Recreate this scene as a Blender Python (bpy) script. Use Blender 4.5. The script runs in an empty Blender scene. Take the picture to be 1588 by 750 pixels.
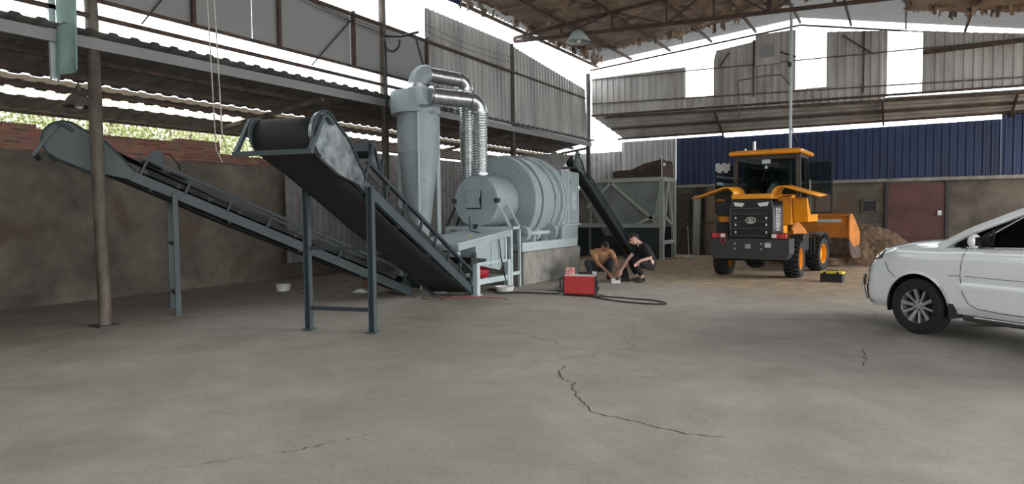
import bpy, math, random
from mathutils import Vector, Matrix, noise
random.seed(7)
PI = math.pi
SC = bpy.context.scene
COL = SC.collection
V = Vector

# ---------------------------------------------------------------- camera
YAW = math.radians(31.2); PITCH = math.atan(47/1000.0); ROLL = math.radians(-0.6)
F0 = V((-math.sin(YAW), math.cos(YAW), 0)); R0 = V((math.cos(YAW), math.sin(YAW), 0)); Z0 = V((0, 0, 1))
FW = F0*math.cos(PITCH) - Z0*math.sin(PITCH); UP = F0*math.sin(PITCH) + Z0*math.cos(PITCH)
RT = R0*math.cos(ROLL) + UP*math.sin(ROLL); UP = UP*math.cos(ROLL) - R0*math.sin(ROLL)
cam = bpy.data.cameras.new('camera'); camo = bpy.data.objects.new('camera', cam); COL.objects.link(camo)
cam.sensor_width = 36.0; cam.lens = 36.0*1000/1588; cam.clip_start = 0.05; cam.clip_end = 400
camo.matrix_world = Matrix(((RT.x, UP.x, -FW.x, 0), (RT.y, UP.y, -FW.y, 0), (RT.z, UP.z, -FW.z, 1.6), (0, 0, 0, 1)))
SC.camera = camo
# ---------------------------------------------------------------- daylight
w = bpy.data.worlds.new('overcast_sky'); SC.world = w; w.use_nodes = True
bg = w.node_tree.nodes['Background']; bg.inputs[1].default_value = 2.6
tc = w.node_tree.nodes.new('ShaderNodeTexCoord'); nz = w.node_tree.nodes.new('ShaderNodeTexNoise'); nz.inputs['Scale'].default_value = 3
cr = w.node_tree.nodes.new('ShaderNodeValToRGB'); cr.color_ramp.elements[0].color = (.80, .90, 1, 1); cr.color_ramp.elements[1].color = (1, 1, 1, 1)
cr.color_ramp.elements[0].position = .35; cr.color_ramp.elements[1].position = .6
w.node_tree.links.new(tc.outputs['Generated'], nz.inputs['Vector']); w.node_tree.links.new(nz.outputs['Fac'], cr.inputs[0]); w.node_tree.links.new(cr.outputs[0], bg.inputs[0])
sl = bpy.data.lights.new('hazy_sun', 'SUN'); sl.energy = 1.3; sl.angle = math.radians(18); sl.color = (1, .96, .9)
so = bpy.data.objects.new('hazy_sun', sl); COL.objects.link(so); so.rotation_euler = V((.9, .3, .33)).to_track_quat('Z', 'Y').to_euler()
SC.view_settings.view_transform = 'Standard'; SC.view_settings.look = 'None'; SC.view_settings.gamma = 1; SC.view_settings.use_curve_mapping = False
SC.view_settings.exposure = 0.8

# ---------------------------------------------------------------- materials
def lin(c): return tuple((v/255/12.92 if v/255 <= .04045 else ((v/255+.055)/1.055)**2.4) for v in c)
MATS = {}
def mat(name, rgb, rough=.6, metal=0., var=.15, scale=4., rgb2=None, bump=0., stretch=None, spots=None, coat=0.):
    m = bpy.data.materials.new(name); m.use_nodes = True; nt = m.node_tree; N = nt.nodes; L = nt.links
    b = N['Principled BSDF']; b.inputs['Roughness'].default_value = rough; b.inputs['Metallic'].default_value = metal
    if coat: b.inputs['Coat Weight'].default_value = coat; b.inputs['Coat Roughness'].default_value = .08
    c = lin(rgb); c2 = lin(rgb2) if rgb2 else tuple(v*(1-var*1.6) for v in c)
    t = N.new('ShaderNodeTexCoord'); n = N.new('ShaderNodeTexNoise'); n.inputs['Scale'].default_value = scale; n.inputs['Detail'].default_value = 7; n.inputs['Roughness'].default_value = .62
    src = t.outputs['Object']
    if stretch:
        mp = N.new('ShaderNodeMapping'); mp.inputs['Scale'].default_value = stretch; L.new(src, mp.inputs[0]); src = mp.outputs[0]
    L.new(src, n.inputs['Vector'])
    r = N.new('ShaderNodeValToRGB'); r.color_ramp.elements[0].position = .35; r.color_ramp.elements[1].position = .65
    r.color_ramp.elements[0].color = (*c2, 1); r.color_ramp.elements[1].color = (*c, 1)
    L.new(n.outputs['Fac'], r.inputs[0]); out = r.outputs[0]
    if spots:
        n2 = N.new('ShaderNodeTexNoise'); n2.inputs['Scale'].default_value = spots[1]; n2.inputs['Detail'].default_value = 5; L.new(t.outputs['Object'], n2.inputs['Vector'])
        r2 = N.new('ShaderNodeValToRGB'); r2.color_ramp.elements[0].position = spots[2]; r2.color_ramp.elements[1].position = spots[2]+.12
        L.new(n2.outputs['Fac'], r2.inputs[0]); mx = N.new('ShaderNodeMix'); mx.data_type = 'RGBA'
        L.new(r2.outputs[0], mx.inputs[0]); L.new(out, mx.inputs[6]); mx.inputs[7].default_value = (*lin(spots[0]), 1); out = mx.outputs[2]
    L.new(out, b.inputs['Base Color'])
    if bump:
        bp = N.new('ShaderNodeBump'); bp.inputs['Strength'].default_value = bump; bp.inputs['Distance'].default_value = .02
        n3 = N.new('ShaderNodeTexNoise'); n3.inputs['Scale'].default_value = scale*6; n3.inputs['Detail'].default_value = 6; L.new(src, n3.inputs['Vector'])
        L.new(n3.outputs['Fac'], bp.inputs['Height']); L.new(bp.outputs[0], b.inputs['Normal'])
    MATS[name] = m; return m
FRAME = mat('blue_grey_paint', (68, 80, 83), .45, 0, .12, 3, bump=.05)
FRAMED = mat('dark_blue_grey_paint', (52, 62, 67), .45, 0, .12, 3)
DRY = mat('pale_blue_grey_paint', (158, 171, 174), .38, .0, .10, 2.5, bump=.05, spots=((120, 128, 126), 5, .62))
DRYL = mat('light_grey_paint', (182, 196, 198), .45, 0, .1, 3)
BELT = mat('black_rubber_belt', (38, 38, 40), .75, 0, .15, 2, stretch=(1, .3, 1))
RUB = mat('tyre_rubber', (38, 37, 36), .85, 0, .2, 12, bump=.2)
GALV = mat('galvanised_duct', (200, 204, 206), .28, .9, .2, 9, bump=.1)
BRUSH = mat('scratched_steel_plate', (175, 182, 182), .32, .75, .45, 5, rgb2=(96, 106, 108))
BLACK = mat('black_metal', (30, 30, 32), .5)
DARKG = mat('charcoal_paint', (52, 54, 56), .5, 0, .15, 4)
RUST = mat('rusty_brown_steel', (88, 72, 62), .8, .1, .3, 6, rgb2=(58, 46, 40))
POLE = mat('weathered_steel_post', (118, 110, 100), .7, .2, .3, 5, rgb2=(78, 66, 58), stretch=(1, 1, .4), bump=.1)
POLED = mat('dark_steel_post', (78, 74, 70), .65, .2, .3, 5)
CONC = mat('raw_concrete', (150, 148, 142), .9, 0, .2, 2.5, rgb2=(112, 110, 104), bump=.2, spots=((92, 90, 86), 1.6, .6), stretch=(1, 1, .5))
MUD = mat('old_mud_render', (118, 110, 99), .95, 0, .2, 1.1, rgb2=(78, 72, 65), bump=.3, spots=((92, 76, 62), .9, .58))
SHEET = mat('grey_corrugated_steel', (176, 178, 174), .45, .2, .2, 1.6, rgb2=(138, 138, 138), stretch=(1, 1, .25))
SHEETD = mat('dull_corrugated_steel', (146, 144, 142), .55, .2, .2, 1.6, rgb2=(112, 108, 106))
SHEETU = mat('light_corrugated_steel', (190, 188, 184), .5, .2, .2, 1.6, rgb2=(150, 146, 142), stretch=(1, 1, .3))
PANEL = mat('flat_grey_board', (142, 143, 143), .7, 0, .06, 1.2)
BLUE = mat('blue_corrugated_steel', (36, 53, 90), .45, .1, .2, 1.2, rgb2=(26, 38, 66), stretch=(1, 1, .3))
DOORM = mat('maroon_door_paint', (98, 62, 55), .6, 0, .2, 2, rgb2=(76, 48, 44), bump=.1)
YEL = mat('loader_yellow_paint', (232, 152, 30), .38, 0, .08, 3, coat=.3)
YELR = mat('worn_yellow_paint', (198, 122, 42), .5, 0, .2, 3, rgb2=(156, 94, 38))
REDM = mat('red_enamel', (196, 56, 56), .5, 0, .15, 5)
REDD = mat('dark_red_paint', (170, 30, 50), .45)
WHITE = mat('white_plastic', (215, 215, 212), .5, 0, .06, 5)
CARW = mat('white_car_paint', (244, 247, 247), .22, 0, .01, 1, coat=1.0)
CHROME = mat('chrome', (225, 225, 228), .12, 1, .03, 3)
ALLOY = mat('silver_alloy', (196, 196, 200), .3, .7, .05, 3)
SAND = mat('brown_sand', (124, 100, 76), 1, 0, .3, 5, rgb2=(84, 66, 50), bump=.8)
INSUL = mat('torn_brown_insulation', (158, 140, 124), 1, 0, .3, 1.6, rgb2=(116, 100, 88), bump=.6, spots=((84, 70, 60), 2.2, .56))
SKIN = mat('skin', (176, 128, 104), .55, 0, .06, 5)
SKINL = mat('light_skin', (206, 164, 146), .55, 0, .06, 5)
HAIR = mat('black_hair', (22, 19, 18), .7, 0, .2, 30)
TAN = mat('tan_shirt_cloth', (186, 140, 104), .9, 0, .12, 6, bump=.1)
CLOTH = mat('black_cloth', (26, 26, 29), .9, 0, .15, 6, bump=.1)
TROUS = mat('dark_grey_trousers', (52, 54, 58), .9, 0, .15, 6)
GREENP = mat('pale_green_sheet', (140, 166, 158), .6, 0, .15, 3)
ROPE = mat('pale_rope', (205, 200, 188), .8)
TIMBER = mat('grey_brown_timber', (120, 104, 88), .85, 0, .25, 5, rgb2=(92, 76, 64), stretch=(1, 1, .2))
YPL = mat('yellow_plastic', (228, 208, 70), .45)
PINK = mat('pink_cardboard', (226, 190, 184), .7, 0, .25, 18, rgb2=(210, 92, 84))
def glass(name, tint, tr=.75, rough=.02):
    m = bpy.data.materials.new(name); m.use_nodes = True; nt = m.node_tree; nt.nodes.clear()
    o = nt.nodes.new('ShaderNodeOutputMaterial'); a = nt.nodes.new('ShaderNodeBsdfTransparent'); g = nt.nodes.new('ShaderNodeBsdfGlossy'); x = nt.nodes.new('ShaderNodeMixShader')
    a.inputs[0].default_value = (*[v*tr for v in lin(tint)], 1); g.inputs['Roughness'].default_value = rough
    lw = nt.nodes.new('ShaderNodeFresnel'); lw.inputs[0].default_value = 1.5
    nt.links.new(lw.outputs[0], x.inputs[0]); nt.links.new(a.outputs[0], x.inputs[1]); nt.links.new(g.outputs[0], x.inputs[2]); nt.links.new(x.outputs[0], o.inputs[0]); return m
GLASS = glass('tinted_glass', (190, 210, 208), .7); GLASSD = glass('dark_car_glass', (120, 132, 136), .35)
def translucent(name, rgb, f, cl):
    m = bpy.data.materials.new(name); m.use_nodes = True; nt = m.node_tree; nt.nodes.clear()
    o = nt.nodes.new('ShaderNodeOutputMaterial'); a = nt.nodes.new('ShaderNodeBsdfTranslucent'); g = nt.nodes.new('ShaderNodeBsdfDiffuse'); x = nt.nodes.new('ShaderNodeMixShader'); t = nt.nodes.new('ShaderNodeBsdfTransparent'); y = nt.nodes.new('ShaderNodeMixShader')
    a.inputs[0].default_value = (*lin(rgb), 1); g.inputs[0].default_value = (*lin(rgb), 1); x.inputs[0].default_value = f; y.inputs[0].default_value = cl
    nt.links.new(g.outputs[0], x.inputs[1]); nt.links.new(a.outputs[0], x.inputs[2]); nt.links.new(x.outputs[0], y.inputs[1]); nt.links.new(t.outputs[0], y.inputs[2]); nt.links.new(y.outputs[0], o.inputs[0]); return m
SKYL = translucent('clear_roof_sheet', (225, 218, 205), .5, .1)
SKYD = translucent('dusty_roof_sheet', (120, 108, 92), .3, 0)
ROOFM = translucent('roof_sheet_gap_glow', (132, 132, 131), .2, 0)  # translucency stands in for daylight from the roof gap glowing on the sheets
WINL = translucent('clear_wall_sheet', (235, 240, 240), .8, .45)
LEAF = translucent('leaf_green', (142, 150, 100), .35, 0)
LEAF2 = translucent('leaf_pale_green', (200, 200, 150), .35, 0)
def brickmat():
    m = bpy.data.materials.new('old_red_brick'); m.use_nodes = True; nt = m.node_tree; N = nt.nodes; L = nt.links; b = N['Principled BSDF']; b.inputs['Roughness'].default_value = .95
    t = N.new('ShaderNodeTexCoord'); s = N.new('ShaderNodeSeparateXYZ'); c = N.new('ShaderNodeCombineXYZ'); L.new(t.outputs['Object'], s.inputs[0]); L.new(s.outputs['Y'], c.inputs['X']); L.new(s.outputs['Z'], c.inputs['Y'])
    br = N.new('ShaderNodeTexBrick'); br.inputs['Scale'].default_value = 1; br.inputs['Brick Width'].default_value = .25; br.inputs['Row Height'].default_value = .07; br.inputs['Mortar Size'].default_value = .008
    br.inputs['Color1'].default_value = (*lin((168, 112, 96)), 1); br.inputs['Color2'].default_value = (*lin((128, 86, 76)), 1); br.inputs['Mortar'].default_value = (*lin((140, 128, 116)), 1)
    n = N.new('ShaderNodeTexNoise'); n.inputs['Scale'].default_value = 5; L.new(c.outputs[0], br.inputs['Vector']); L.new(t.outputs['Object'], n.inputs['Vector'])
    mx = N.new('ShaderNodeMix'); mx.data_type = 'RGBA'; mx.blend_type = 'MULTIPLY'; mx.inputs[0].default_value = .6; L.new(br.outputs[0], mx.inputs[6]); L.new(n.outputs['Color'], mx.inputs[7])
    L.new(mx.outputs[2], b.inputs['Base Color']); bp = N.new('ShaderNodeBump'); bp.inputs['Strength'].default_value = .5; bp.inputs['Distance'].default_value = .02; L.new(br.outputs['Fac'], bp.inputs['Height']); bp.invert = True; L.new(bp.outputs[0], b.inputs['Normal']); return m
BRICK = brickmat()
def floormat():
    m = bpy.data.materials.new('dusty_concrete_floor'); m.use_nodes = True; nt = m.node_tree; N = nt.nodes; L = nt.links; b = N['Principled BSDF']
    t = N.new('ShaderNodeTexCoord'); P = t.outputs['Object']
    def nz(sc, det=6, ro=.6, dist=0):
        n = N.new('ShaderNodeTexNoise'); n.inputs['Scale'].default_value = sc; n.inputs['Detail'].default_value = det; n.inputs['Roughness'].default_value = ro; n.inputs['Distortion'].default_value = dist; L.new(P, n.inputs['Vector']); return n.outputs['Fac']
    def ramp(f, a, b_, ca=(0, 0, 0), cb=(1, 1, 1)):
        r = N.new('ShaderNodeValToRGB'); r.color_ramp.elements[0].position = a; r.color_ramp.elements[1].position = b_; r.color_ramp.elements[0].color = (*ca, 1); r.color_ramp.elements[1].color = (*cb, 1); L.new(f, r.inputs[0]); return r.outputs[0]
    def mix(f, a, b_, bt='MIX'):
        x = N.new('ShaderNodeMix'); x.data_type = 'RGBA'; x.blend_type = bt
        for i, v in ((0, f), (6, a), (7, b_)):
            if hasattr(v, 'links'): L.new(v, x.inputs[i])
            else: x.inputs[i].default_value = v if i == 0 else (*v, 1)
        return x.outputs[2]
    def math_(op, a, b_=0., c=0.):
        x = N.new('ShaderNodeMath'); x.operation = op
        for i, v in enumerate((a, b_, c)):
            if hasattr(v, 'links'): L.new(v, x.inputs[i])
            else: x.inputs[i].default_value = v
        return x.outputs[0]
    base = ramp(nz(.55, 5, .6, .6), .32, .68, lin((140, 134, 124)), lin((166, 160, 150)))
    base = mix(math_('MULTIPLY', ramp(nz(2.6, 8, .7), .45, .75), .5), base, lin((128, 123, 114)))
    base = mix(math_('MULTIPLY', ramp(nz(30, 5, .75), .52, .70), .5), base, lin((100, 97, 92)))
    base = mix(math_('MULTIPLY', ramp(nz(.9, 3, .5, 1.2), .48, .66), .22), base, lin((186, 182, 172)))
    s = N.new('ShaderNodeSeparateXYZ'); L.new(P, s.inputs[0])
    # brown earth tracked in around the loader and by the far wall, and darker brown towards the lean-to side
    wob = math_('MULTIPLY', math_('SUBTRACT', nz(.8, 6), .5), 4.5)
    far = math_('ADD', math_('SUBTRACT', s.outputs['Y'], math_('MULTIPLY', s.outputs['X'], -.25)), wob)
    m1 = ramp(math_('DIVIDE', math_('SUBTRACT', far, 10.9), 5), .15, .5)
    base = mix(math_('MULTIPLY', m1, .85), base, ramp(nz(3, 8, .7), .35, .7, lin((132, 110, 86)), lin((186, 163, 132))))
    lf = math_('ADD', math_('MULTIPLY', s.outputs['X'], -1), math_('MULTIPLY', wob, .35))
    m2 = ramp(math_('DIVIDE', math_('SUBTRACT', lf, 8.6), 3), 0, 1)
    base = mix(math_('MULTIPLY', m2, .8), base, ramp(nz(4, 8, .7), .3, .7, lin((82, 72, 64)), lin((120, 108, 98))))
    vo = N.new('ShaderNodeTexVoronoi'); vo.feature = 'DISTANCE_TO_EDGE'; vo.inputs['Scale'].default_value = .22; w2 = N.new('ShaderNodeTexNoise'); w2.inputs['Scale'].default_value = 1.3; w2.inputs['Detail'].default_value = 8; L.new(P, w2.inputs['Vector'])
    va = N.new('ShaderNodeMix'); va.data_type = 'RGBA'; va.blend_type = 'ADD'; va.inputs[0].default_value = .55; L.new(P, va.inputs[6]); L.new(w2.outputs['Color'], va.inputs[7]); L.new(va.outputs[2], vo.inputs['Vector'])
    crk = ramp(vo.outputs['Distance'], .0015, .005, (1, 1, 1), (0, 0, 0)); crk = math_('MULTIPLY', crk, ramp(nz(.35, 2), .5, .6))
    base = mix(math_('MULTIPLY', crk, .4), base, lin((70, 68, 64)))
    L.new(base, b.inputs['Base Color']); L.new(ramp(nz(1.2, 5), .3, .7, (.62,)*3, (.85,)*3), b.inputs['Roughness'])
    bp = N.new('ShaderNodeBump'); bp.inputs['Strength'].default_value = .35; bp.inputs['Distance'].default_value = .015; L.new(nz(9, 9, .7), bp.inputs['Height']); L.new(bp.outputs[0], b.inputs['Normal']); return m
FLOOR = floormat()

# ---------------------------------------------------------------- mesh helpers
class MB:
    def __init__(s): s.v = []; s.f = []; s.sm = []
    def add(s, vs, fs, smooth=False, M=None):
        o = len(s.v); s.v += [tuple(M @ V(p)) if M is not None else tuple(p) for p in vs]
        s.f += [tuple(i+o for i in f) for f in fs]; s.sm += [smooth]*len(fs); return s
    def box(s, c, d, M=None, bev=0):
        x, y, z = c; a, b, h = d[0]/2, d[1]/2, d[2]/2
        if bev:
            k = bev; vs = []; 
            for sz in (-1, 1):
                for (px, py) in ((-a, -b+k), (-a+k, -b), (a-k, -b), (a, -b+k), (a, b-k), (a-k, b), (-a+k, b), (-a, b-k)): vs.append((x+px*(1 if True else 1), y+py, z+sz*(h-k)))
            for sz in (-1, 1):
                for (px, py) in ((-a+k, -b+k), (a-k, -b+k), (a-k, b-k), (-a+k, b-k)): vs.append((x+px, y+py, z+sz*h))
            fs = [(i, (i+1) % 8, 8+(i+1) % 8, 8+i) for i in range(8)]
            fs += [(19-0, 18, 17, 16), (20, 21, 22, 23)]
            for base, cap, flip in ((0, 16, 1), (8, 20, 0)):
                q = [(0, 1, cap), None, (2, 3, cap+1), None, (4, 5, cap+2), None, (6, 7, cap+3), None]
                for t in q:
                    if t: fs.append((base+t[0], base+t[1], t[2]) if not flip else (base+t[1], base+t[0], t[2]))
                for (i, j, ca, cb) in ((1, 2, cap, cap+1), (3, 4, cap+1, cap+2), (5, 6, cap+2, cap+3), (7, 0, cap+3, cap)):
                    fs.append((base+i, base+j, cb, ca) if not flip else (base+j, base+i, ca, cb))
            return s.add(vs, fs, False, M)
        vs = [(x+i*a, y+j*b, z+k*h) for k in (-1, 1) for j in (-1, 1) for i in (-1, 1)]
        return s.add(vs, [(0, 2, 3, 1), (4, 5, 7, 6), (0, 1, 5, 4), (2, 6, 7, 3), (0, 4, 6, 2), (1, 3, 7, 5)], False, M)
    def bar(s, p, q, w_=.05, h=.05, up=(0, 0, 1), M=None):
        p = V(p); q = V(q); d = (q-p).normalized(); u = V(up)
        if abs(d.dot(u)) > .98: u = V((0, 1, 0)) if abs(d.y) < .9 else V((1, 0, 0))
        r = d.cross(u).normalized(); u = r.cross(d)
        vs = [e+r*i*w_/2+u*j*h/2 for e in (p, q) for j in (-1, 1) for i in (-1, 1)]
        return s.add(vs, [(0, 2, 3, 1), (4, 5, 7, 6), (0, 1, 5, 4), (2, 6, 7, 3), (0, 4, 6, 2), (1, 3, 7, 5)], False, M)
    def tube(s, pts, r, n=12, M=None, closed=False, cap=True):
        pts = [V(p) for p in pts]; rs = r if isinstance(r, (list, tuple)) else [r]*len(pts); m = len(pts); vs = []; pu = None
        for i, p in enumerate(pts):
            if closed: d = (pts[(i+1) % m]-pts[i-1]).normalized()
            else: d = (pts[min(i+1, m-1)]-pts[max(i-1, 0)]).normalized()
            if pu is None: pu = V((0, 0, 1)) if abs(d.z) < .9 else V((1, 0, 0))
            a = (pu-d*pu.dot(d)).normalized(); b = d.cross(a); pu = a
            vs += [p+(a*math.cos(t)+b*math.sin(t))*rs[i] for t in (2*PI*k/n for k in range(n))]
        fs = [(i*n+k, i*n+(k+1) % n, ((i+1) % m)*n+(k+1) % n, ((i+1) % m)*n+k) for i in range(m if closed else m-1) for k in range(n)]
        s.add(vs, fs, True, M)
        if cap and not closed: s.add([vs[k] for k in range(n)], [tuple(reversed(range(n)))], False, M); s.add([vs[(m-1)*n+k] for k in range(n)], [tuple(range(n))], False, M)
        return s
    def lathe(s, prof, axis=(0, 0, 1), o=(0, 0, 0), n=32, M=None, smooth=True):   # prof: (radius, distance along the axis)
        ax = V(axis).normalized(); a = (V((1, 0, 0)) if abs(ax.x) < .9 else V((0, 0, 1))); a = (a-ax*a.dot(ax)).normalized(); b = ax.cross(a); O = V(o); vs = []
        for r, h in prof: vs += [O+ax*h+(a*math.cos(t)+b*math.sin(t))*max(r, 1e-4) for t in (2*PI*k/n for k in range(n))]
        for i in range(len(prof)-1):   # every band of its own so that edges stay crisp
            if smooth:
                s.add(vs[i*n:(i+2)*n], [(k, (k+1) % n, n+(k+1) % n, n+k) for k in range(n)], True, M)
            else: s.add(vs[i*n:(i+2)*n], [(k, (k+1) % n, n+(k+1) % n, n+k) for k in range(n)], False, M)
        return s
    def prism(s, poly, p0, ux, uy, ud, t, M=None):      # polygon in the (ux, uy) plane, thickness t along ud
        p0 = V(p0); ux = V(ux); uy = V(uy); ud = V(ud); n = len(poly)
        vs = [p0+ux*a+uy*b for a, b in poly]+[p0+ux*a+uy*b+ud*t for a, b in poly]
        return s.add(vs, [tuple(reversed(range(n))), tuple(range(n, 2*n))]+[(i, (i+1) % n, n+(i+1) % n, n+i) for i in range(n)], False, M)
    def grid(s, fn, nu, nv, M=None, smooth=True, keep=None):
        vs = [fn(i/nu, j/nv) for j in range(nv+1) for i in range(nu+1)]
        fs = [(j*(nu+1)+i, j*(nu+1)+i+1, (j+1)*(nu+1)+i+1, (j+1)*(nu+1)+i) for j in range(nv) for i in range(nu) if keep is None or keep((i+.5)/nu, (j+.5)/nv)]
        return s.add(vs, fs, smooth, M)
    def corr(s, L_, bottom, top, fn, per=.2, amp=.03, M=None):  # fn(u, v, n) -> point
        n = int(L_/per); prof = ((0, 0), (.3, 0), (.42, 1), (.72, 1), (.84, 0)); us = []
        for k in range(n+1):
            for a, b in prof:
                u = (k+a)*per
                if u <= L_: us.append((u, b*amp))
        us.append((L_, 0)); vs = []
        for u, a in us: vs += [fn(u, bottom(u) if callable(bottom) else bottom, a), fn(u, top(u) if callable(top) else top, a)]
        return s.add(vs, [(2*i, 2*i+2, 2*i+3, 2*i+1) for i in range(len(us)-1)], False, M)
    def build(s, name, m, parent=None, solid=0, sub=0, bevel=0, weld=False):
        me = bpy.data.meshes.new(name); me.from_pydata([tuple(v) for v in s.v], [], s.f); me.polygons.foreach_set('use_smooth', s.sm)
        for mm in (m if isinstance(m, (list, tuple)) else [m]): me.materials.append(mm)
        me.update(); o = bpy.data.objects.new(name, me); COL.objects.link(o)
        if parent is not None: o.parent = parent
        if weld: x = o.modifiers.new('w', 'WELD'); x.merge_threshold = .0005
        if solid: x = o.modifiers.new('s', 'SOLIDIFY'); x.thickness = solid; x.offset = 0
        if bevel: x = o.modifiers.new('b', 'BEVEL'); x.width = bevel; x.segments = 2; x.limit_method = 'ANGLE'
        if sub: x = o.modifiers.new('u', 'SUBSURF'); x.levels = sub; x.render_levels = sub
        return o
def thing(name, label, cat, loc=(0, 0, 0), rz=0, group=None):
    o = bpy.data.objects.new(name, None); COL.objects.link(o); o.location = loc; o.rotation_euler = (0, 0, rz); o['label'] = label; o['category'] = cat
    if group: o['group'] = group
    return o
def tag(o, label, cat, group=None, kind=None):
    o['label'] = label; o['category'] = cat
    if group: o['group'] = group
    if kind: o['kind'] = kind
    return o
def struct(o, label=None):
    o['kind'] = 'structure'
    if label: o['label'] = label
    return o
def dup(root, loc, rz=None, label=None):
    r = root.copy(); COL.objects.link(r); r.location = loc
    if rz is not None: r.rotation_euler = (0, 0, rz)
    if label: r['label'] = label
    for ch in list(root.children):
        c = ch.copy(); COL.objects.link(c); c.parent = r
        for g in list(ch.children): d = g.copy(); COL.objects.link(d); d.parent = c
    return r
def text(name, body, size, m, M, parent=None, depth=.004):
    cu = bpy.data.curves.new(name, 'FONT'); cu.body = body; cu.size = size; cu.extrude = depth; cu.align_x = 'CENTER'; cu.align_y = 'CENTER'
    t = bpy.data.objects.new(name+'_c', cu); COL.objects.link(t); dg = bpy.context.evaluated_depsgraph_get(); me = bpy.data.meshes.new_from_object(t.evaluated_get(dg))
    bpy.data.objects.remove(t); me.transform(M); me.materials.clear(); me.materials.append(m); o = bpy.data.objects.new(name, me); COL.objects.link(o)
    if parent is not None: o.parent = parent
    return o
def arc(c, r, a0, a1, u, v_, n=8):
    c = V(c); u = V(u); v_ = V(v_); return [c+u*r*math.cos(a0+(a1-a0)*i/n)+v_*r*math.sin(a0+(a1-a0)*i/n) for i in range(n+1)]
# ================================================================ the building
XC = -9.92                       # row of columns on the side of the lean-to
YC = [4.91, 10.98, 16.58, 21.87]
XW = -13.2; YB = 23.3; YU = 21.95
def floor_z(x, y): return 0.0
struct(MB().grid(lambda u, v: (-30+u*60, -22+v*60, 0), 30, 30, smooth=False).build('floor', FLOOR))
# --- left boundary wall: mud rendered, with bare brick courses on top
def wl(u, v): y = -11+u*34.3; z = v*2.78; return (XW+.03*noise.noise(V((y*.6, z*.8, 0))), y, z)
wm = MB(); wm.grid(wl, 100, 14); wm.box((XW-.15, 6.15, 1.37), (.24, 34.3, 2.74)); struct(wm.build('wall_left', MUD), 'old mud rendered wall behind the belt conveyors')
bm = MB(); random.seed(3)
y = -11.0
while y < 23.2:
    hgt = .40+.07*round(random.uniform(-.4, 1.4)) if y < 9.2 else .12+.07*round(random.uniform(0, 1))
    if 9.0 < y < 9.5: hgt = .21
    L_ = random.uniform(.25, .75); L_ = min(L_, 23.25-y); bm.box((XW-.11, y+L_/2, 2.76+hgt/2), (.26, L_, hgt)); y += L_
struct(bm.build('wall_left_top', BRICK), 'broken red brick courses on top of the mud wall')
struct(MB().box((-6, -11.1, 3.6), (16, .2, 7.2)).build('wall_front_blocker', SHEETD), 'unseen wall added behind the camera to cut frontal light')  # added out of view to block light from behind the camera
# --- back wall: concrete below, ledge, blue sheets above
bx0, bx1 = -13.2, 6.5
cw = MB(); cw.box(((bx0+bx1)/2, YB+.12, 1.2), (bx1-bx0, .24, 2.4)); struct(cw.build('wall_back', MUD), 'brown rendered lower wall at the far end')
lg = MB(); lg.box(((bx0+bx1)/2+1, YB+.06, 2.45), (bx1-bx0-2, .5, .1)); struct(lg.build('trim_1', CONC), 'concrete ledge under the blue sheets')
bl = MB(); bl.corr(5.6, 2.5, 4.22, lambda u, v, n: (-7.1+u+3.9, YB+.05-n, v), .2, .035)
x0b = -7.1; LB = 2.42+7.1
bs = MB(); bs.corr(LB, 2.5, lambda u: 4.2 if u < 1.7 else 4.12, lambda u, v, n: (x0b+u, YB+.05-n, v), .2, .035); struct(bs.build('wall_back_sheet', BLUE), 'blue corrugated sheets of the far wall')
bs = MB(); bs.corr(3.9, 2.5, lambda u: 4.6, lambda u, v, n: (2.40+u, YB-.03-n, v), .2, .035); struct(bs.build('wall_back_corner', BLUE), 'blue corrugated sheets past the pale joint')
gs = MB(); gs.corr(2.1, 2.5, 4.2, lambda u, v, n: (-9.2+u, YB+.03-n, v), .2, .03); struct(gs.build('wall_back_pale', SHEET), 'pale grey corrugated sheets beside the blue ones')
struct(MB().corr(4, 2.7, 3.85, lambda u, v, n: (-13.2+u, YB+.03-n, v), .2, .03).build('wall_back_end', SHEETD))
# pin holes of daylight are real small gaps: bright rivet heads stay out
# --- maroon door and the boarded openings
dm = MB(); dm.box((.36, YB-.02, 1.19), (1.5, .06, 2.3)); dm.box((.36, YB-.06, 1.6), (1.44, .03, .04)); dm.box((.36, YB-.06, .7), (1.44, .03, .04))
d1 = dm.build('door_1', DOORM); struct(d1, 'maroon steel door in the far wall')
hb = MB(); hb.box((.95, YB-.07, 1.43), (.1, .05, .14)); hb.tube([(.9, YB-.1, 1.4), (1.02, YB-.1, 1.4)], .012, 8); hb.build('door_latch', ALLOY, d1)
fm = MB()
for x in (-.42, 1.14): fm.box((x, YB-.04, 1.2), (.09, .12, 2.36))
fm.build('door_frame', DARKG, d1)
for i, (x, z, w_, h) in enumerate([(-.9, 1.65, .4, .36), (-2.2, 1.55, .45, 1.0)]):
    o = MB().box((x, YB-.02, z), (w_, .05, h)).build('window_%d' % (i+1), BLACK if i == 0 else TIMBER); struct(o)
    f = MB()
    for sx in (-1, 1): f.box((x+sx*w_/2, YB-.035, z), (.04, .06, h+.04))
    for sz in (-1, 1): f.box((x, YB-.035, z+sz*h/2), (w_+.08, .06, .04))
    f.build('window_frame', TIMBER, o)
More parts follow.
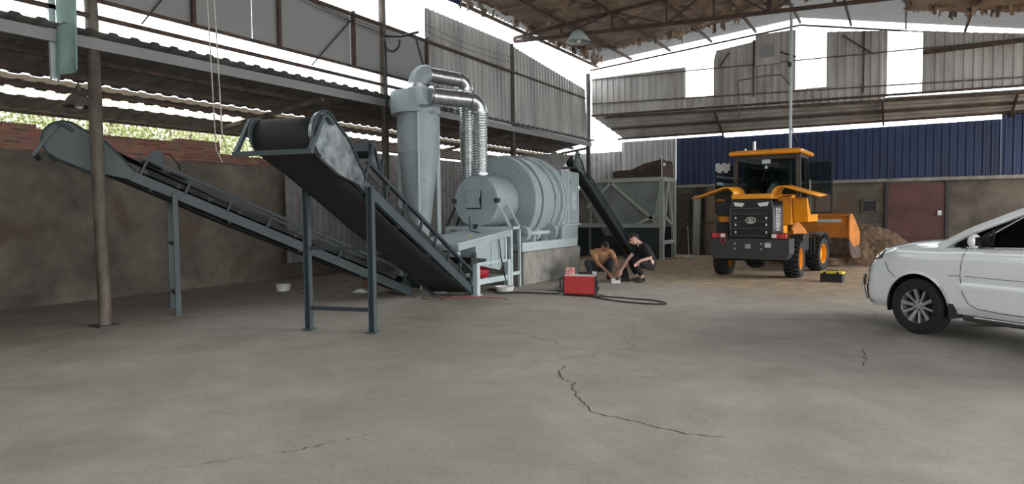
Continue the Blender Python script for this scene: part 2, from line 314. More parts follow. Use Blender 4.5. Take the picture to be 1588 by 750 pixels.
# --- back lean-to canopy between the upper wall and the blue wall
def cz(X, t): a = 5.1-.03*(X+9.8); return a+(4.27-a)*t
cn = MB(); cn.corr(YB-YU-.07, 0, 1, lambda u, v, n: (-9.85+.8*u/1.35+(13.6-.8*u/1.35)*v, YU+.02+u, cz(-9.3+13*v, u/(YB-YU))+n), .2, .02)
struct(cn.build('ceiling_back', SHEETU, solid=.004), 'sloping corrugated canopy under the high back wall')
for i, t in enumerate((.06, .5, .9)):
    o = MB().bar((-9.3, YU+(YB-YU)*t, cz(-9.3, t)-.05), (3.6, YU+(YB-YU)*t, cz(3.6, t)-.05), .06, .07).build('trim_%d' % (i+2), RUST); struct(o)
for i, x in enumerate((-5.4, -.55, 2.6)):
    o = MB().bar((x, YU+.05, cz(x, .03)-.1), (x, YB-.05, cz(x, .92)-.14), .05, .09).build('trim_%d' % (i+5), RUST); struct(o)
# --- upper back wall with bright openings
def ubot(X): return 5.05-.03*(X+9.8)+(.12 if X > -.5 else 0)
def utop(X):
    pts = [(-9.9, 6.42), (-6.2, 6.42), (-6.2, 6.5), (-5.42, 6.5), (-5.4, 6.82), (-4.2, 6.95), (-3.9, 7.15), (-3.0, 7.15), (-2.1, 6.95), (-.5, 6.75), (.45, 6.6), (1.2, 6.45), (3.2, 6.1), (6.6, 5.6)]
    for (a, b), (c, d) in zip(pts, pts[1:]):
        if a <= X <= c: return b+(d-b)*(X-a)/max(c-a, 1e-6)
    return 6
wins = [(-6.35, -5.42, 5.38, 9), (-2.92, -2.05, 5.3, 9), (-.45, .42, 4.86, 9)]
segs = [(-9.8, -6.35), (-5.42, -2.92), (-2.05, -.45), (.42, 6.5)]
ub = MB()
for a, b in segs: ub.corr(b-a, lambda u, a=a: ubot(a+u), lambda u, a=a: utop(a+u), lambda u, v, n, a=a: (a+u, YU-n, v), .22, .035)
for a, b, z0, _ in wins: ub.corr(b-a, lambda u, a=a: ubot(a+u), lambda u, z0=z0: z0, lambda u, v, n, a=a: (a+u, YU-n, v), .22, .035)
struct(ub.build('wall_back_upper', SHEETU), 'grey corrugated upper wall at the far end')
for i, (a, b, z0, _) in enumerate(wins):
    t_ = utop((a+b)/2)-.0
    o = MB().corr(b-a, z0, t_, lambda u, v, n, a=a: (a+u, YU+.02-n, v), .22, .03).build('window_%d' % (i+3), WINL); struct(o)
for i, (za, zb, w_) in enumerate([(5.5, 4.98, .035), (6.36, 6.0, .03)]):
    o = MB().bar((-9.8, YU-.08, za), (4, YU-.08, zb), .05, w_).build('trim_%d' % (i+8), POLE); struct(o)
o = MB().bar((.42, YU-.09, 5.98), (4.5, YU-.09, 6.02), .06, .12).build('trim_10', RUST); struct(o)
o = MB().bar((-9.8, YU-.07, ubot(-9.8)+.02), (4, YU-.07, ubot(4)+.02), .07, .06).build('trim_11', RUST); struct(o)
for i, (xa, za, xb, zb) in enumerate([(-5.2, 6.3, -4.9, 6.7), (-3.9, 6.75, -2.9, 6.3), (-1.6, 6.75, -.8, 6.1), (-4.15, 5.2, -4.15, 7), (-1.05, 5, -1.05, 6.8)]):
    o = MB().bar((xa, YU-.07, za), (xb, YU-.07, zb), .04, .04).build('trim_%d' % (i+12), RUST); struct(o)
# vent box high in the back wall
t = thing('vent_box', 'square vent box high in the grey back wall beside the pole', 'vent', (-3.72, YU-.1, 6.35))
MB().box((0, 0, .28), (.72, .16, .95)).build('box_body', SHEETU, t)
MB().box((0.02, -.1, .22), (.36, .03, .38)).build('vent_opening', YPL if False else PANEL, t)
# --- main roof
XR = -2.8
def roofz(X): return 6.98+.54*(X+9.92)/7.12 if X < XR else 7.52-.215*(X-XR)
def rsheet(xa, xb, y0, y1, name, m, lift=0):
    mb = MB(); n = 10
    mb.corr(y1-y0, 0, 1, lambda u, v, n: (xa+(xb-xa)*v, y0+u, roofz(xa+(xb-xa)*v)+n+lift), .2, .04); return mb.build(name, m)
struct(rsheet(-9.75, XR, 10.6, 22.1, 'ceiling', ROOFM), 'corrugated main roof over the machinery')
struct(rsheet(XR, 6.5, 10.6, 22.1, 'ceiling', ROOFM), 'corrugated main roof over the loader')
struct(MB().grid(lambda u, v: (-9.75+16.2*u, -11+21.6*v, roofz(-9.75+16.2*u)+.02), 20, 3).build('ceiling_front_blocker', SHEETD), 'unseen roof above the foreground, lengthened behind the camera to cut light')  # unseen roof, lengthened behind the camera to keep the foreground floor darker
# torn insulation lining, hanging in ragged sheets under the roof
random.seed(11); il = MB()
def ragged(x0, x1, y0, y1, dz):
    nu, nv = 26, 14
    def fn(u, v):
        X = x0+(x1-x0)*u; Y = y0+(y1-y0)*v
        return (X, Y, roofz(X)-.07-dz-.06*noise.noise(V((X*1.3, Y*1.3, dz*9)))-.05*abs(noise.noise(V((X*5, Y*5, 3)))))
    def keep(u, v):
        X = x0+(x1-x0)*u; Y = y0+(y1-y0)*v; e = min(u*(x1-x0), (1-u)*(x1-x0), v*(y1-y0), (1-v)*(y1-y0))
        return e > .34*noise.noise(V((X*2.1, Y*2.1, dz*50)))+.02
    il.grid(fn, nu*2, nv*2, smooth=True, keep=keep)
xs = [-9.7, -8.3, -6.9, -5.5, -4.1, -2.8, -1.4, 0, 1.4, 2.8, 4.2]
for k, (a, b) in enumerate(zip(xs, xs[1:])):
    yend = 20.2+random.uniform(-.5, .5) if b <= -4 else (19.9 if b < -2 else (19.4 if b < .5 else 20.1))+random.uniform(-.6, .5)
    if k == 0: a += .5
    ragged(a-.12, b+.12, 11.0, 15.2, .02+.015*(k % 2)); ragged(a-.12, b+.12, 14.7, 17.6+random.uniform(-.3, .3), .05+.015*(k % 2)); ragged(a-.12, b+.12, 17.0, yend, .025+.015*(k % 2))
    # flaps hanging at the torn ends
    for j in range(14):
        xx = random.uniform(a, b); yy = yend-random.uniform(-.15, .9) if random.random() < .6 else random.uniform(16, yend); hh = random.uniform(.08, .4); ww = random.uniform(.06, .3); an = random.uniform(0, PI)
        nn = 5; vs = []
        for q in range(nn+1):
            vs += [(xx+ww*(q/nn-.5)*math.cos(an), yy+ww*(q/nn-.5)*math.sin(an), roofz(xx)-.05), (xx+ww*(q/nn-.5)*math.cos(an)+.04*random.uniform(-1, 1), yy+ww*(q/nn-.5)*math.sin(an)+.03, roofz(xx)-.05-hh*random.uniform(.35, 1))]
        il.add(vs, [(2*i, 2*i+2, 2*i+3, 2*i+1) for i in range(nn)], True)
for j in range(80):   # frayed fringe along the eave over the lean-to
    yy = 12.5+j*.115; hh = random.uniform(.05, .4); xx = -9.62+random.uniform(0, .5); ww = random.uniform(.08, .25); vs = []
    for q in range(4): vs += [(xx+.02*random.random(), yy+ww*q/3, roofz(xx)+.0), (xx+.08*random.uniform(-1, 1), yy+ww*q/3, roofz(xx)-hh*random.uniform(.4, 1))]
    il.add(vs, [(2*i, 2*i+2, 2*i+3, 2*i+1) for i in range(3)], True)
tag(il.build('roof_lining', INSUL, solid=.012), 'torn brown insulation lining sagging under the main roof', 'insulation', kind='stuff')
# purlins
for k, X in enumerate((-9.6, -8.3, -6.9, -5.5, -4.1, -2.8, -1.4, 0, 1.4, 2.8, 4.2)):
    o = MB().bar((X, 10.6, roofz(X)-.16), (X, 22.0, roofz(X)-.16), .05, .09).build('roof_purlin', RUST if k else POLE)
    tag(o, 'rusty purlin under the torn lining, %s from the tilted grey sheets' % ('second third fourth fifth sixth seventh eighth ninth tenth eleventh'.split()[k-1]) if k else 'eave purlin of the main roof above the tilted grey sheets', 'purlin', 'purlins under the main roof')
# trusses (in view: the one above the second far column, and the end one)
def truss(Y, name, label, zl, zr, webs):
    t = thing(name, label, 'truss', (0, Y, 0))
    lo = lambda X: zl+(zr-zl)*(X+9.9)/14.0
    MB().bar((-9.9, 0, lo(-9.9)), (5.0, 0, lo(5.0)), .07, .09).build('bottom_chord', RUST, t)
    MB().bar((-9.9, 0, roofz(-9.9)-.26), (XR, 0, roofz(XR)-.26), .07, .08).build('top_chord', RUST, t)
    MB().bar((XR, 0, roofz(XR)-.26), (5.0, 0, roofz(5)-.26), .07, .08).build('top_chord', RUST, t)
    for (xa, ta, xb, tb, w_) in webs:
        MB().bar((xa, 0, lo(xa) if ta else roofz(xa)-.26), (xb, 0, lo(xb) if tb else roofz(xb)-.26), w_, w_).build('web_member', RUST, t)
    return t
wv = []; xv = [-9.9, -8.35, -6.8, -5.3, -4.1, -2.8, -1.4, .0, 1.4, 2.8, 4.2]
for i, X in enumerate(xv): wv.append((X, 1, X, 0, .06 if X != -2.8 else .11))
for i in range(len(xv)-1):
    a, b = xv[i], xv[i+1]
    wv.append((a, i % 2, b, 1-i % 2, .045))
truss(16.6, 'roof_truss', 'rusty roof truss crossing above the dryer and the hanging lamp', 6.62, 5.98, wv)
t = thing('end_rafter', 'thin rusty end rafter pair under the roof edge above the bright gap', 'rafter', (0, 22.02, 0))
for xa_, xb_ in ((-9.9, XR), (XR, 5)): MB().bar((xa_, 0, roofz(xa_)-.24), (xb_, 0, roofz(xb_)-.24), .05, .05).build('rafter_bar', RUST, t)
# blue longitudinal brace in the sky gap
for (a, b) in (((-9.6, 9.5, 6.75), (-9.3, 13.0, 6.7)),):
    tag(MB().bar(a, b, .06, .12).build('brace_bar', BLUE), 'blue painted brace in the sky gap above the flat grey boards', 'brace')
# --- columns
labs = ['weathered leaning steel post nearest the camera, in front of the long conveyor', 'steel post with cables beside the cyclone', 'dark steel post behind the dryer under the tilted sheets', 'dark corner post where lean-to and back wall meet']
for i, yc in enumerate(YC):
    t = thing('steel_column', labs[i], 'column', (XC, yc, 0)); m = [POLE, POLE, POLED, POLED][i]
    r = [.087, .082, .085, .08][i]; top = [7.0, 7.0, 6.55, 6.6][i]; lean = [-.06, -.05, -.09, 0][i]
    pts = [(lean*z/6+.008*math.sin(z*2+i), 0, z) for z in [0, .4, 1, 1.7, 2.2, 2.7, 3.4, 4.2, 5.2, 6, top]]
    MB().tube(pts, r, 14).build('shaft', m, t)
    MB().box((0, 0, .01), (.3, .3, .02)).build('base_plate', POLED, t)
    if i == 1:
        c = MB(); random.seed(5)
        for k in range(3): c.tube([(.09+.02*k, -.08, z_) for z_ in (1.2, 2.2)]+[(.1+.015*k, -.07+.02*math.sin(z_*3+k), z_) for z_ in (2.6, 3.1, 3.8, 4.5, 5.3)], .008, 6)
        for k in range(3): c.tube(arc((.28, -.05, 5.32), .16+.02*k, PI*.9, PI*2.1, (1, .2, 0), (0, 0, 1), 10), .008, 6)
        c.tube([(.1, -.05, 5.5), (.5, 0, 5.45), (.9, .1, 5.5)], .03, 8)
        c.build('cable', BLACK, t)
        MB().tube([(.8, .1, 5.45), (1.1, .2, 4.3)], .025, 8).build('strut', DARKG, t)
t = thing('slim_pole', 'slim pale pole standing behind the loader up to the roof', 'pole', (-2.68, 19.3, 0))
MB().tube([(0, 0, 0), (0, 0, 7.0)], .04, 10).build('shaft', DRYL, t)
MB().tube([(0, 0, 3.9), (.1, .6, 3.5)], .02, 8).build('stay', POLE, t)
MB().tube([(0, 0, 4.95), (-.02, 0, 5.0), (-.25, 0, 5.3), (-.6, 0, 5.32), (-1.4, 0, 5.27)], .02, 8).build('bent_rail', POLE, t)
MB().tube([(-1.4, 0, 5.27), (-1.4, .2, 4.2)], .018, 8).build('drop_rod', POLE, t)
MB().box((-.03, 0, 5.55), (.1, .1, .12)).build('clamp', DARKG, t)
# --- lean-to roof on the left
def lz(X): return 4.14+(X-XC)*.19
lt = MB(); XS = [(XC+.22, -11.7), (-11.92, -12.3), (-12.62, XW-.35)]
mats_ = [SHEETD, SHEETD, SHEETD]
LY0, LY1 = -11.0, 22.0
lo = MB()
for a, b in XS: lo.corr(LY1-LY0, 0, 1, lambda u, v, n, a=a, b=b: (a+(b-a)*v, LY0+u, lz(a+(b-a)*v)+n), .3, .03)
struct(lo.build('ceiling_left', SHEETD, solid=.004), 'corrugated lean-to roof over the left side')
struct(MB().corr(LY1-LY0, 0, 1, lambda u, v, n: (-11.7-.22*v, LY0+u, lz(-11.7-.22*v)+n-.01), .3, .015).build('ceiling_left_strip', SKYD), 'dusty translucent strip in the lean-to roof')
struct(MB().corr(LY1-LY0, 0, 1, lambda u, v, n: (-12.3-.32*v, LY0+u, lz(-12.3-.32*v)+n-.01), .3, .015).build('ceiling_left_strip', SKYL), 'clear translucent strip in the lean-to roof')
for i, X in enumerate((XC+.05, -10.6, -11.3, -12.0, XW-.1)):
    h = .16 if i == 0 else (.05 if i > 2 else .08)
    o = MB().bar((X, LY0, lz(X)-.03-h/2), (X, LY1, lz(X)-.03-h/2), .06, h).build('roof_purlin', PANEL if i == 0 else RUST)
    tag(o, ['pale edge beam along the high side of the lean-to roof', 'rusty purlin close behind the lean-to edge beam', 'rusty purlin in the middle of the lean-to roof', 'rusty purlin between the two lit strips of the lean-to', 'eave beam of the lean-to above the brick wall'][i], 'purlin')
for i, yc in enumerate((3.55, 9.2, 16.58, 21.8)):
    o = MB().bar((XC-.05, yc, lz(XC)-.25), (XW+.1, yc-.4, lz(XW)-.09), .06, .08).build('roof_rafter', POLE)
    tag(o, ['pale rafter under the lean-to beside the hanging green sheet', 'pale rafter under the lean-to behind the conveyor heads', 'rafter under the lean-to beside the dark post', 'rafter under the lean-to at the far corner'][i], 'rafter')
struct(MB().corr(12.6, .4, 3.3, lambda u, v, n: (XW+.35+n, 10.6+u, v), .2, .03).build('wall_left_sheet', SHEETD), 'grey corrugated sheeting behind the cyclone')
# --- upper side wall boards: flat grey boards, rails and stiles, then tilted corrugated sheets
for a, b in ((-11, 1.5), (1.5, 4.95), (4.95, 7.6), (7.6, 10.0), (10.0, 12.55)):
    o = MB().box((XC-.06, (a+b)/2, 5.25), (.02, b-a-.02, 1.12)).build('wall_left_upper', PANEL); struct(o)
k = 20
for z, w_, m in ((4.68, .05, RUST), (4.44, .06, RUST), (5.83, .06, RUST)):
    o = MB().bar((XC, 1, z), (XC, 13.0 if z < 5 else 21.6, z-(.0 if z < 5 else .15)), .05, w_).build('trim_%d' % k, m); struct(o); k += 1
for yy in (4.95, 6.45, 8.15, 10.05, 12.5):
    o = MB().bar((XC+.0, yy, 4.68), (XC+.0, yy, 5.83), .06, .06).build('trim_%d' % k, RUST); struct(o); k += 1
for (ya, yb) in ((8.9, 10.1), (5.6, 6.5)):
    o = MB().bar((XC, ya, 4.5), (XC, yb, 5.75), .02, .02).build('trim_%d' % k, BLACK); struct(o); k += 1
cs = MB(); cs.corr(3.95, lambda u: 4.17, lambda u: 6.58, lambda u, v, n: (XC-.1+.0*v+n, 12.55+u, v), .2, .035)
struct(cs.build('wall_left_sheet_upper', SHEET), 'tall grey corrugated sheets left of the dark post')
cs = MB(); cs.corr(5.1, lambda u: 4.15+.05*math.sin(u), lambda u: 6.48-.09*u, lambda u, v, n: (XC-.02+(v-5.3)*-.05*u/5+n, 16.55+u, v), .2, .035)
struct(cs.build('wall_left_sheet_upper', SHEET), 'tilted grey corrugated sheets right of the dark post')
for k_, (ya, yb, z) in enumerate(((12.6, 21.4, 5.8),)):
    pass
for n_, (ya, yb) in enumerate(((13.2, 16.3), (16.8, 21.4))):
    o = MB().bar((XC+.06, ya, 4.18), (XC+.06, yb, 4.12), .05, .05).build('trim_%d' % (40+n_), DRYL); struct(o)
# thin electric wires in front of the boards
for n_, (z0, z1) in enumerate(((6.05, 5.6), (5.95, 5.55), (6.15, 5.5))):
    pts = [(XC+.1, 6.5+(10.9-6.5)*u, z0+(z1-z0)*u-.12*math.sin(PI*u)) for u in [i/12 for i in range(13)]]
    tag(MB().tube(pts, .006, 5).build('electric_wire', BLACK), ['middle', 'lowest', 'topmost'][n_]+' thin black electric wire strung along the flat grey boards', 'wire', 'wires along the grey boards')
for n_, zz in enumerate((6.2, 6.05)):
    pts = [(XC+.12, 11+(16.5-11)*u, zz-.15*math.sin(PI*u)-.1*u) for u in [i/12 for i in range(13)]]
    tag(MB().tube(pts, .006, 5).build('electric_wire', BLACK), ['upper', 'lower'][n_]+' thin black wire sagging across the tall corrugated sheets', 'wire', 'wires across the corrugated sheets')
# --- trees beyond the left wall
def tree(x, y, h, r, n, label, seed):
    t = thing('leafy_tree', label, 'tree', (x, y, 0), 0, 'trees beyond the brick wall'); random.seed(seed)
    for sx in range(3): MB().tube([(0, 0, 0), (.2*sx-.2, .1*sx, h*.5), (.5*sx-.5, .3*(sx-1), h*.9)], [.09, .06, .02], 7).build('trunk', TIMBER, t)
    for q, m in enumerate((LEAF, LEAF2)):
        lf = MB()
        for _ in range(n):
            a = random.uniform(0, 2*PI); e = random.uniform(-1, 1); rr = r*random.random()**.4; c = V((rr*math.cos(a)*(1-e*e)**.5, rr*math.sin(a)*(1-e*e)**.5, h*.62+rr*e*1.1))
            s_ = random.uniform(.025, .06); u = V((random.gauss(0, 1), random.gauss(0, 1), random.gauss(0, 1))).normalized(); v_ = u.orthogonal().normalized()
            lf.add([c-u*s_, c+v_*s_*.5, c+u*s_, c-v_*s_*.5], [(0, 1, 2, 3)])
        lf.build('foliage', m, t)
tl = ['bushy tree beyond the wall behind the first conveyor head', 'leafy tree beyond the wall, left of the near post', 'leafy tree beyond the wall, right of the near post', 'pale leafy tree beyond the lower broken end of the brick', 'leafy tree beyond the wall behind the second conveyor head']
for i, (yy, xx) in enumerate(((3.6, -15.2), (5.4, -15.6), (7.4, -15.4), (9.4, -15.6), (11.6, -15.8), (14.5, -16), (18, -16))):
    if i < 5: tree(xx, yy, 4.4, 1.6, 5200, tl[i], 40+i)
# --- hanging things
def lamp(loc, label, drop, s=1.0):
    t = thing('pendant_lamp', label, 'lamp', loc)
    MB().lathe([(.03, .27), (.06, .265), (.09, .25), (.14, .21), (.19, .15), (.225, .09), (.25, .04), (.275, 0), (.27, -.01), (.24, .03), (.18, .13), (.1, .22), (.04, .24)], n=28, M=Matrix.Scale(1.2 if s else .85, 4)).build('lamp_shade', DRYL if s else POLE, t)
    MB().lathe([(0, -.05), (.05, -.03), (.075, .03), (.06, .09), (.04, .13), (.04, .2)], n=16).build('bulb', WHITE, t)
    MB().tube([(0, 0, .26), (0, 0, .26+drop)], .012, 8).build('stem', POLE, t)
    MB().tube([(0, 0, .24), (0, 0, .34)], .035, 10).build('lamp_socket', POLE, t)
lamp((-7.82, 16.6, 6.32), 'white bell shaped lamp hanging from the rusty truss', .5)
lamp((-11.6, 5.47, 3.4), 'grey bell lamp hanging under the lean-to beside the near post', .25, 0)
t = thing('hanging_sheet', 'pale green folded metal sheet hanging beside the near post', 'sheet', (-9.8, 4.40, 3.52))
def gsh(u, v):
    return (.40*u-.16+.05*math.sin(v*3)-.12*v, .05*math.cos(u*8)+.05*v+.1*u, v*2.6+.12*(u-.5)*(1-v))
MB().grid(gsh, 12, 8).build('folded_sheet', GREENP, t, solid=.02)
MB().box((-.12, -.02, 1.25), (.05, .08, 2.6)).build('edge_strip', DRYL, t)
for k, (px, zb) in enumerate(((0, 2.6), (.12, 2.75))):
    X, Y = -9.0+px*.8, 6.15+px*.4
    pts = [(X-.18+.18*(1-u), Y, zb+(6.9-zb)*u) for u in [i/8 for i in range(9)]]
    if k == 0: pts = [(X+.14, Y, 2.4), (X+.06, Y, 2.52)]+pts
    tag(MB().tube(pts, .009, 6).build('hanging_rope', ROPE), ['pale rope hanging slack between the two conveyor heads, the one with the loose end', 'pale rope hanging straight beside the frayed one'][k], 'rope')
# ================================================================ belt conveyors
def conveyor(loc, head_dir, label, W=.9, k=0, L=5.45, slope=.465, s_leg=3.9, far=False, legs=True, frame=FRAME, frd=FRAMED, motor='top', plate_m=None, z0=.12):
    dx, dy = head_dir; t = thing('belt_conveyor', label, 'conveyor', loc, math.atan2(-dx, dy))
    ph = math.atan(slope); c, s = math.cos(ph), math.sin(ph); M = Matrix.Translation((0, 0, z0)) @ Matrix.Rotation(ph, 4, 'X'); hw = W/2; k = k or W/.9
    M0 = Matrix.Identity(4)
    # belt: endless loop round head and tail drums
    rh, rt = .225*k, .13*k; n0 = .10*k; prof = []
    prof += [(0+rt*math.sin(a)*-1, n0-.02+rt*math.cos(a)) for a in [PI*i/8 for i in range(9)]]       # tail: top -> bottom
    prof += [(L*.2, -.10*k), (L*.6, -.13*k), (L-.5, -.10*k)]
    prof += [(L+rh*math.sin(a), n0+rh*math.cos(a)) for a in [PI-PI*i/10 for i in range(11)]]
    prof += [(L-.5, n0+.16*k), (L*.5, n0+.08*k), (.3, n0+.09*k)]
    bw = hw-.07*k; b = MB(); m = len(prof); vs = []
    for y, z in prof: vs += [(-bw, y, z), (-bw*.5, y, z-(.0)), (bw*.5, y, z), (bw, y, z)]
    b.add(vs, [(i*4+j, i*4+j+1, ((i+1) % m)*4+j+1, ((i+1) % m)*4+j) for i in range(m) for j in range(3)], True, M); b.build('belt', BELT, t, solid=.012)
    for sx in (-1, 1): MB().box((sx*(bw+.02), L/2-.4, .15*k), (.012, L-1.3, .08*k), M).build('skirt_board', BELT, t)
    for yy, r, nm in ((L, rh-.01, 'head_drum'), (0, rt-.01, 'tail_drum')):
        MB().lathe([(0, -bw), (r, -bw), (r, bw), (0, bw)], (1, 0, 0), (0, yy, n0-(.02 if yy == 0 else 0)), 20, M).build(nm, DARKG, t)
    for sx in (-1, 1):
        r = MB(); x = sx*(hw-.02*k); r.box((x, L/2-.1, 0), (.02, L+.1, .15*k), M); r.box((x-sx*.03, L/2-.1, .068*k), (.06, L+.1, .014), M); r.box((x-sx*.03, L/2-.1, -.068*k), (.06, L+.1, .014), M)
        r.build('side_rail', frame, t)
        r = MB(); n_ = int(4.6/.62) if not far else 6; y1 = L-1.0
        r.bar((x, .0, .33*k), (x, y1, .33*k), .055*k, .05*k, (0, 0, 1), M)
        for i in range(n_+1):
            yy = .1+(y1-.15)*i/n_; r.bar((x, yy, .06), (x, yy, .33*k), .04*k, .035*k, (0, 1, 0), M)
        r.build('guard_rail', frd, t)
    for i in range(7): MB().bar((-hw+.04, .5+i*.75*L/5.45, -.01), (hw-.04, .5+i*.75*L/5.45, -.01), .05*k, .05*k, (0, 0, 1), M).build('cross_member', frd, t)
    for i in range(10):
        yy = .3+i*(L-.9)/10; MB().lathe([(0, -bw-.03), (.035, -bw-.03), (.035, bw+.03), (0, bw+.03)], (1, 0, 0), (0, yy, n0+.035), 10, M).build('idler_roller', DARKG, t)
    for i in range(4): MB().lathe([(0, -hw+.04), (.03, -hw+.04), (.03, hw-.04), (0, hw-.04)], (1, 0, 0), (0, .9+i*1.15*L/5.45, -.05*k-.03), 10, M).build('return_roller', DARKG, t)
    # head side plates: rounded nose tapering back to the rail
    pl = [(L-.85*k, .10*k), (L-.72*k, -.08*k)]+[(L-.05*k+.31*k*math.sin(a)*1.0, n0+.27*k*math.cos(a)-.02) for a in [PI*.93-PI*1.0*i/12 for i in range(13)]]
    pl = [(L-.95*k, -.07*k), (L-.42*k, n0-.28*k)]+[(L+.02+.27*k*math.sin(a), n0+.28*k*math.cos(a)) for a in [PI-PI*1.12*i/14 for i in range(15)]]+[(L-.45*k, n0+.22*k), (L-.98*k, .08*k)]
    for sx in (-1, 1):
        q = MB(); q.prism(pl, (sx*(hw+.0)-(.03 if sx > 0 else -.03), 0, 0), (0, 1, 0), (0, 0, 1), (sx, 0, 0), .05, M)
        if sx > 0 and plate_m is BRUSH: q = MB(); q.prism([(a, n0+(b_-n0)*.8) for a, b_ in pl], (hw-.07, 0, 0), (0, 1, 0), (0, 0, 1), (1, 0, 0), .02, M)
        o = q.build('head_plate', (plate_m if (plate_m and sx < 0) else frame), t, bevel=.006)
        if sx > 0 and plate_m is BRUSH: continue
        pts = [V((sx*(hw+.03), y_, z_)) for y_, z_ in pl[2:]]
        MB().tube([M @ p for p in pts], .014, 8).build('plate_rim', frd, o)
    br = MB()                                   # U shaped guard bracket round the head
    hx = hw+.05
    hp = M @ V((0, L, n0)); hp = V((0, hp.y, hp.z))
    for sx in (-1, 1):
        top = hp+V((sx*hx, .12, .20)); br.bar(top+V((0, -.02, .02)), hp+V((sx*hx, 0.34*k+.04, -.21)), .045, .05); 
        br.tube([top+V((0, -.02, 0)), top+V((0, -.05, .03)), top+V((0, -.12, .025)), top+V((0, -.22, -.05))], .025, 8)
    br.bar(hp+V((-hx-.03, 0.34*k+.04, -.21)), hp+V((hx+.03, 0.34*k+.04, -.21)), .05, .055)
    br.build('head_bracket', FRAME, t)
    if legs:
        zt = z0+s_leg*slope+.02
        for sx in (-1, 1):
            g = MB(); x = sx*(hw+.04); g.box((x, s_leg, zt/2), (.09, .02, zt)); g.box((x-.037, s_leg+.03, zt/2), (.012, .07, zt)); g.box((x+.037, s_leg+.03, zt/2), (.012, .07, zt)); g.box((x, s_leg+.02, .012), (.14, .14, .024))
            g.build('leg', frame, t)
        for z in (.31, 1.13): MB().bar((-hw, s_leg+.02, z), (hw, s_leg+.02, z), .05, .05).build('cross_bar', frd, t)
    # drive motor on the guard rails
    if motor == 'top':
        yy = L-1.15
        g = MB(); g.tube([M @ V((-.28, yy-.0, .42)), M @ V((.2, yy, .42))], .1, 16); g.tube([M @ V((-.34, yy, .42)), M @ V((-.28, yy, .42))], .115, 16); g.box((-.05, yy, .33), (.4, .3, .06), M); g.build('drive_motor', FRAMED, t)
        MB().box((.1, yy-.42, .36), (.3, .25, .09), M).build('gearbox', DARKG, t)
        MB().tube([M @ V(p) for p in ((-.2, yy, .5), (-.1, yy-.15, .58), (.02, yy-.35, .5), (.1, yy-.42, .4))], .012, 6).build('motor_cable', BLACK, t)
    elif motor == 'side':
        g = MB(); yy = L-1.05; x = -hw
        g.bar((x, yy, .33), (x, yy+.02, .62), .04, .04, (0, 1, 0), M); g.bar((x, yy-.35, .33), (x, yy-.3, .55), .04, .04, (0, 1, 0), M); g.bar((x, yy+.02, .62), (x, yy-.35, .33), .035, .035, (1, 0, 0), M); g.bar((x, yy+.02, .6), (x+.3, yy+.02, .6), .04, .04, (0, 0, 1), M); g.box((x+.15, yy-.02, .53), (.22, .2, .14), M)
        g.build('motor_bracket', FRAMED, t)
    elif motor == 'far': pass
    return t
conveyor((-8.62, 9.76, 0), (-.438, -.899), 'long inclined belt conveyor with a smooth dark head plate, passing behind the nearest post', motor='top', L=5.92)
conveyor((-7.48, 10.02, 0), (.25, -.968), 'near inclined belt conveyor with a shiny scratched head plate, its belt underside facing the camera', motor='side', plate_m=BRUSH)
conveyor((-7.72, 20.35, 0), (0.0, -1), 'steep narrow dark belt conveyor rising from the feed hopper to the dryer', W=.30, k=.6, L=5.25, slope=.62, legs=False, motor='far', plate_m=BRUSH, frame=FRAME, frd=FRAME, z0=.15)
MB_ = None
# ================================================================ cyclone separator
t = thing('cyclone_separator', 'tall pale blue grey cyclone separator with a cone body and volute cap', 'cyclone', (-8.88, 10.85, 0))
MB().lathe([(.18, .75), (.18, .95), (.43, 2.9), (.43, 3.74), (0, 3.74)], n=40).build('cone_body', DRY, t)
MB().lathe([(.43, 2.87), (.44, 2.87), (.44, 2.91), (.43, 2.91)], n=40).build('seam_band', DRY, t)
q = MB()                                                   # volute cap: radius grows round to the inlet
n = 48; vs = []
for i in range(n+1):
    a = 2*PI*i/n; r = .46+.14*(i/n)
    aa = a-PI*.25
    for z in (3.68, 4.14): vs.append((-.02+r*math.cos(aa), r*math.sin(aa), z))
q.add(vs, [(2*i, 2*i+2, 2*i+3, 2*i+1) for i in range(n)], True)
for z, o_ in ((3.68, 0), (4.14, 1)):
    q.add([(-.02, 0, z)]+[vs[2*i+o_] for i in range(n+1)], [(0, i+1, i+2) for i in range(n)], False)
q.add([vs[0], vs[1], vs[2*n+1], vs[2*n]], [(0, 1, 2, 3)])
q.build('volute_cap', DRY, t)
q = MB(); M_ = Matrix.Translation((.36, -.36, 3.97)) @ Matrix.Rotation(math.radians(-8), 4, 'Z')
q.add([(-.12, -.12, -.22), (-.12, .14, -.22), (-.12, .14, .22), (-.12, -.12, .22), (.2, -.14, -.17), (.2, .18, -.17), (.2, .18, .17), (.2, -.14, .17)], [(0, 1, 5, 4), (3, 7, 6, 2), (0, 4, 7, 3), (1, 2, 6, 5), (4, 5, 6, 7)], False, M_)
q.build('inlet_transition', DRY, t)
MB().lathe([(.16, 4.1), (.16, 4.24), (.21, 4.24), (.21, 4.27), (.18, 4.27), (.18, 4.36)], n=28).build('outlet_collar', GALV, t)
for a in (-PI*.28, PI*.38, PI*1.05):
    x, y = .47*math.cos(a), .47*math.sin(a)
    MB().box((0, 0, 0), (.09, .05, 3.75), Matrix.Translation((x, y, 1.875)) @ Matrix.Rotation(a, 4, 'Z')).build('support_strap', DRYL, t)
MB().lathe([(0, .3), (.16, .3), (.19, .75)], n=24).build('dust_outlet', DRY, t)
MB().box((0, 0, .15), (.45, .45, .3)).build('dust_box', FRAMED, t)
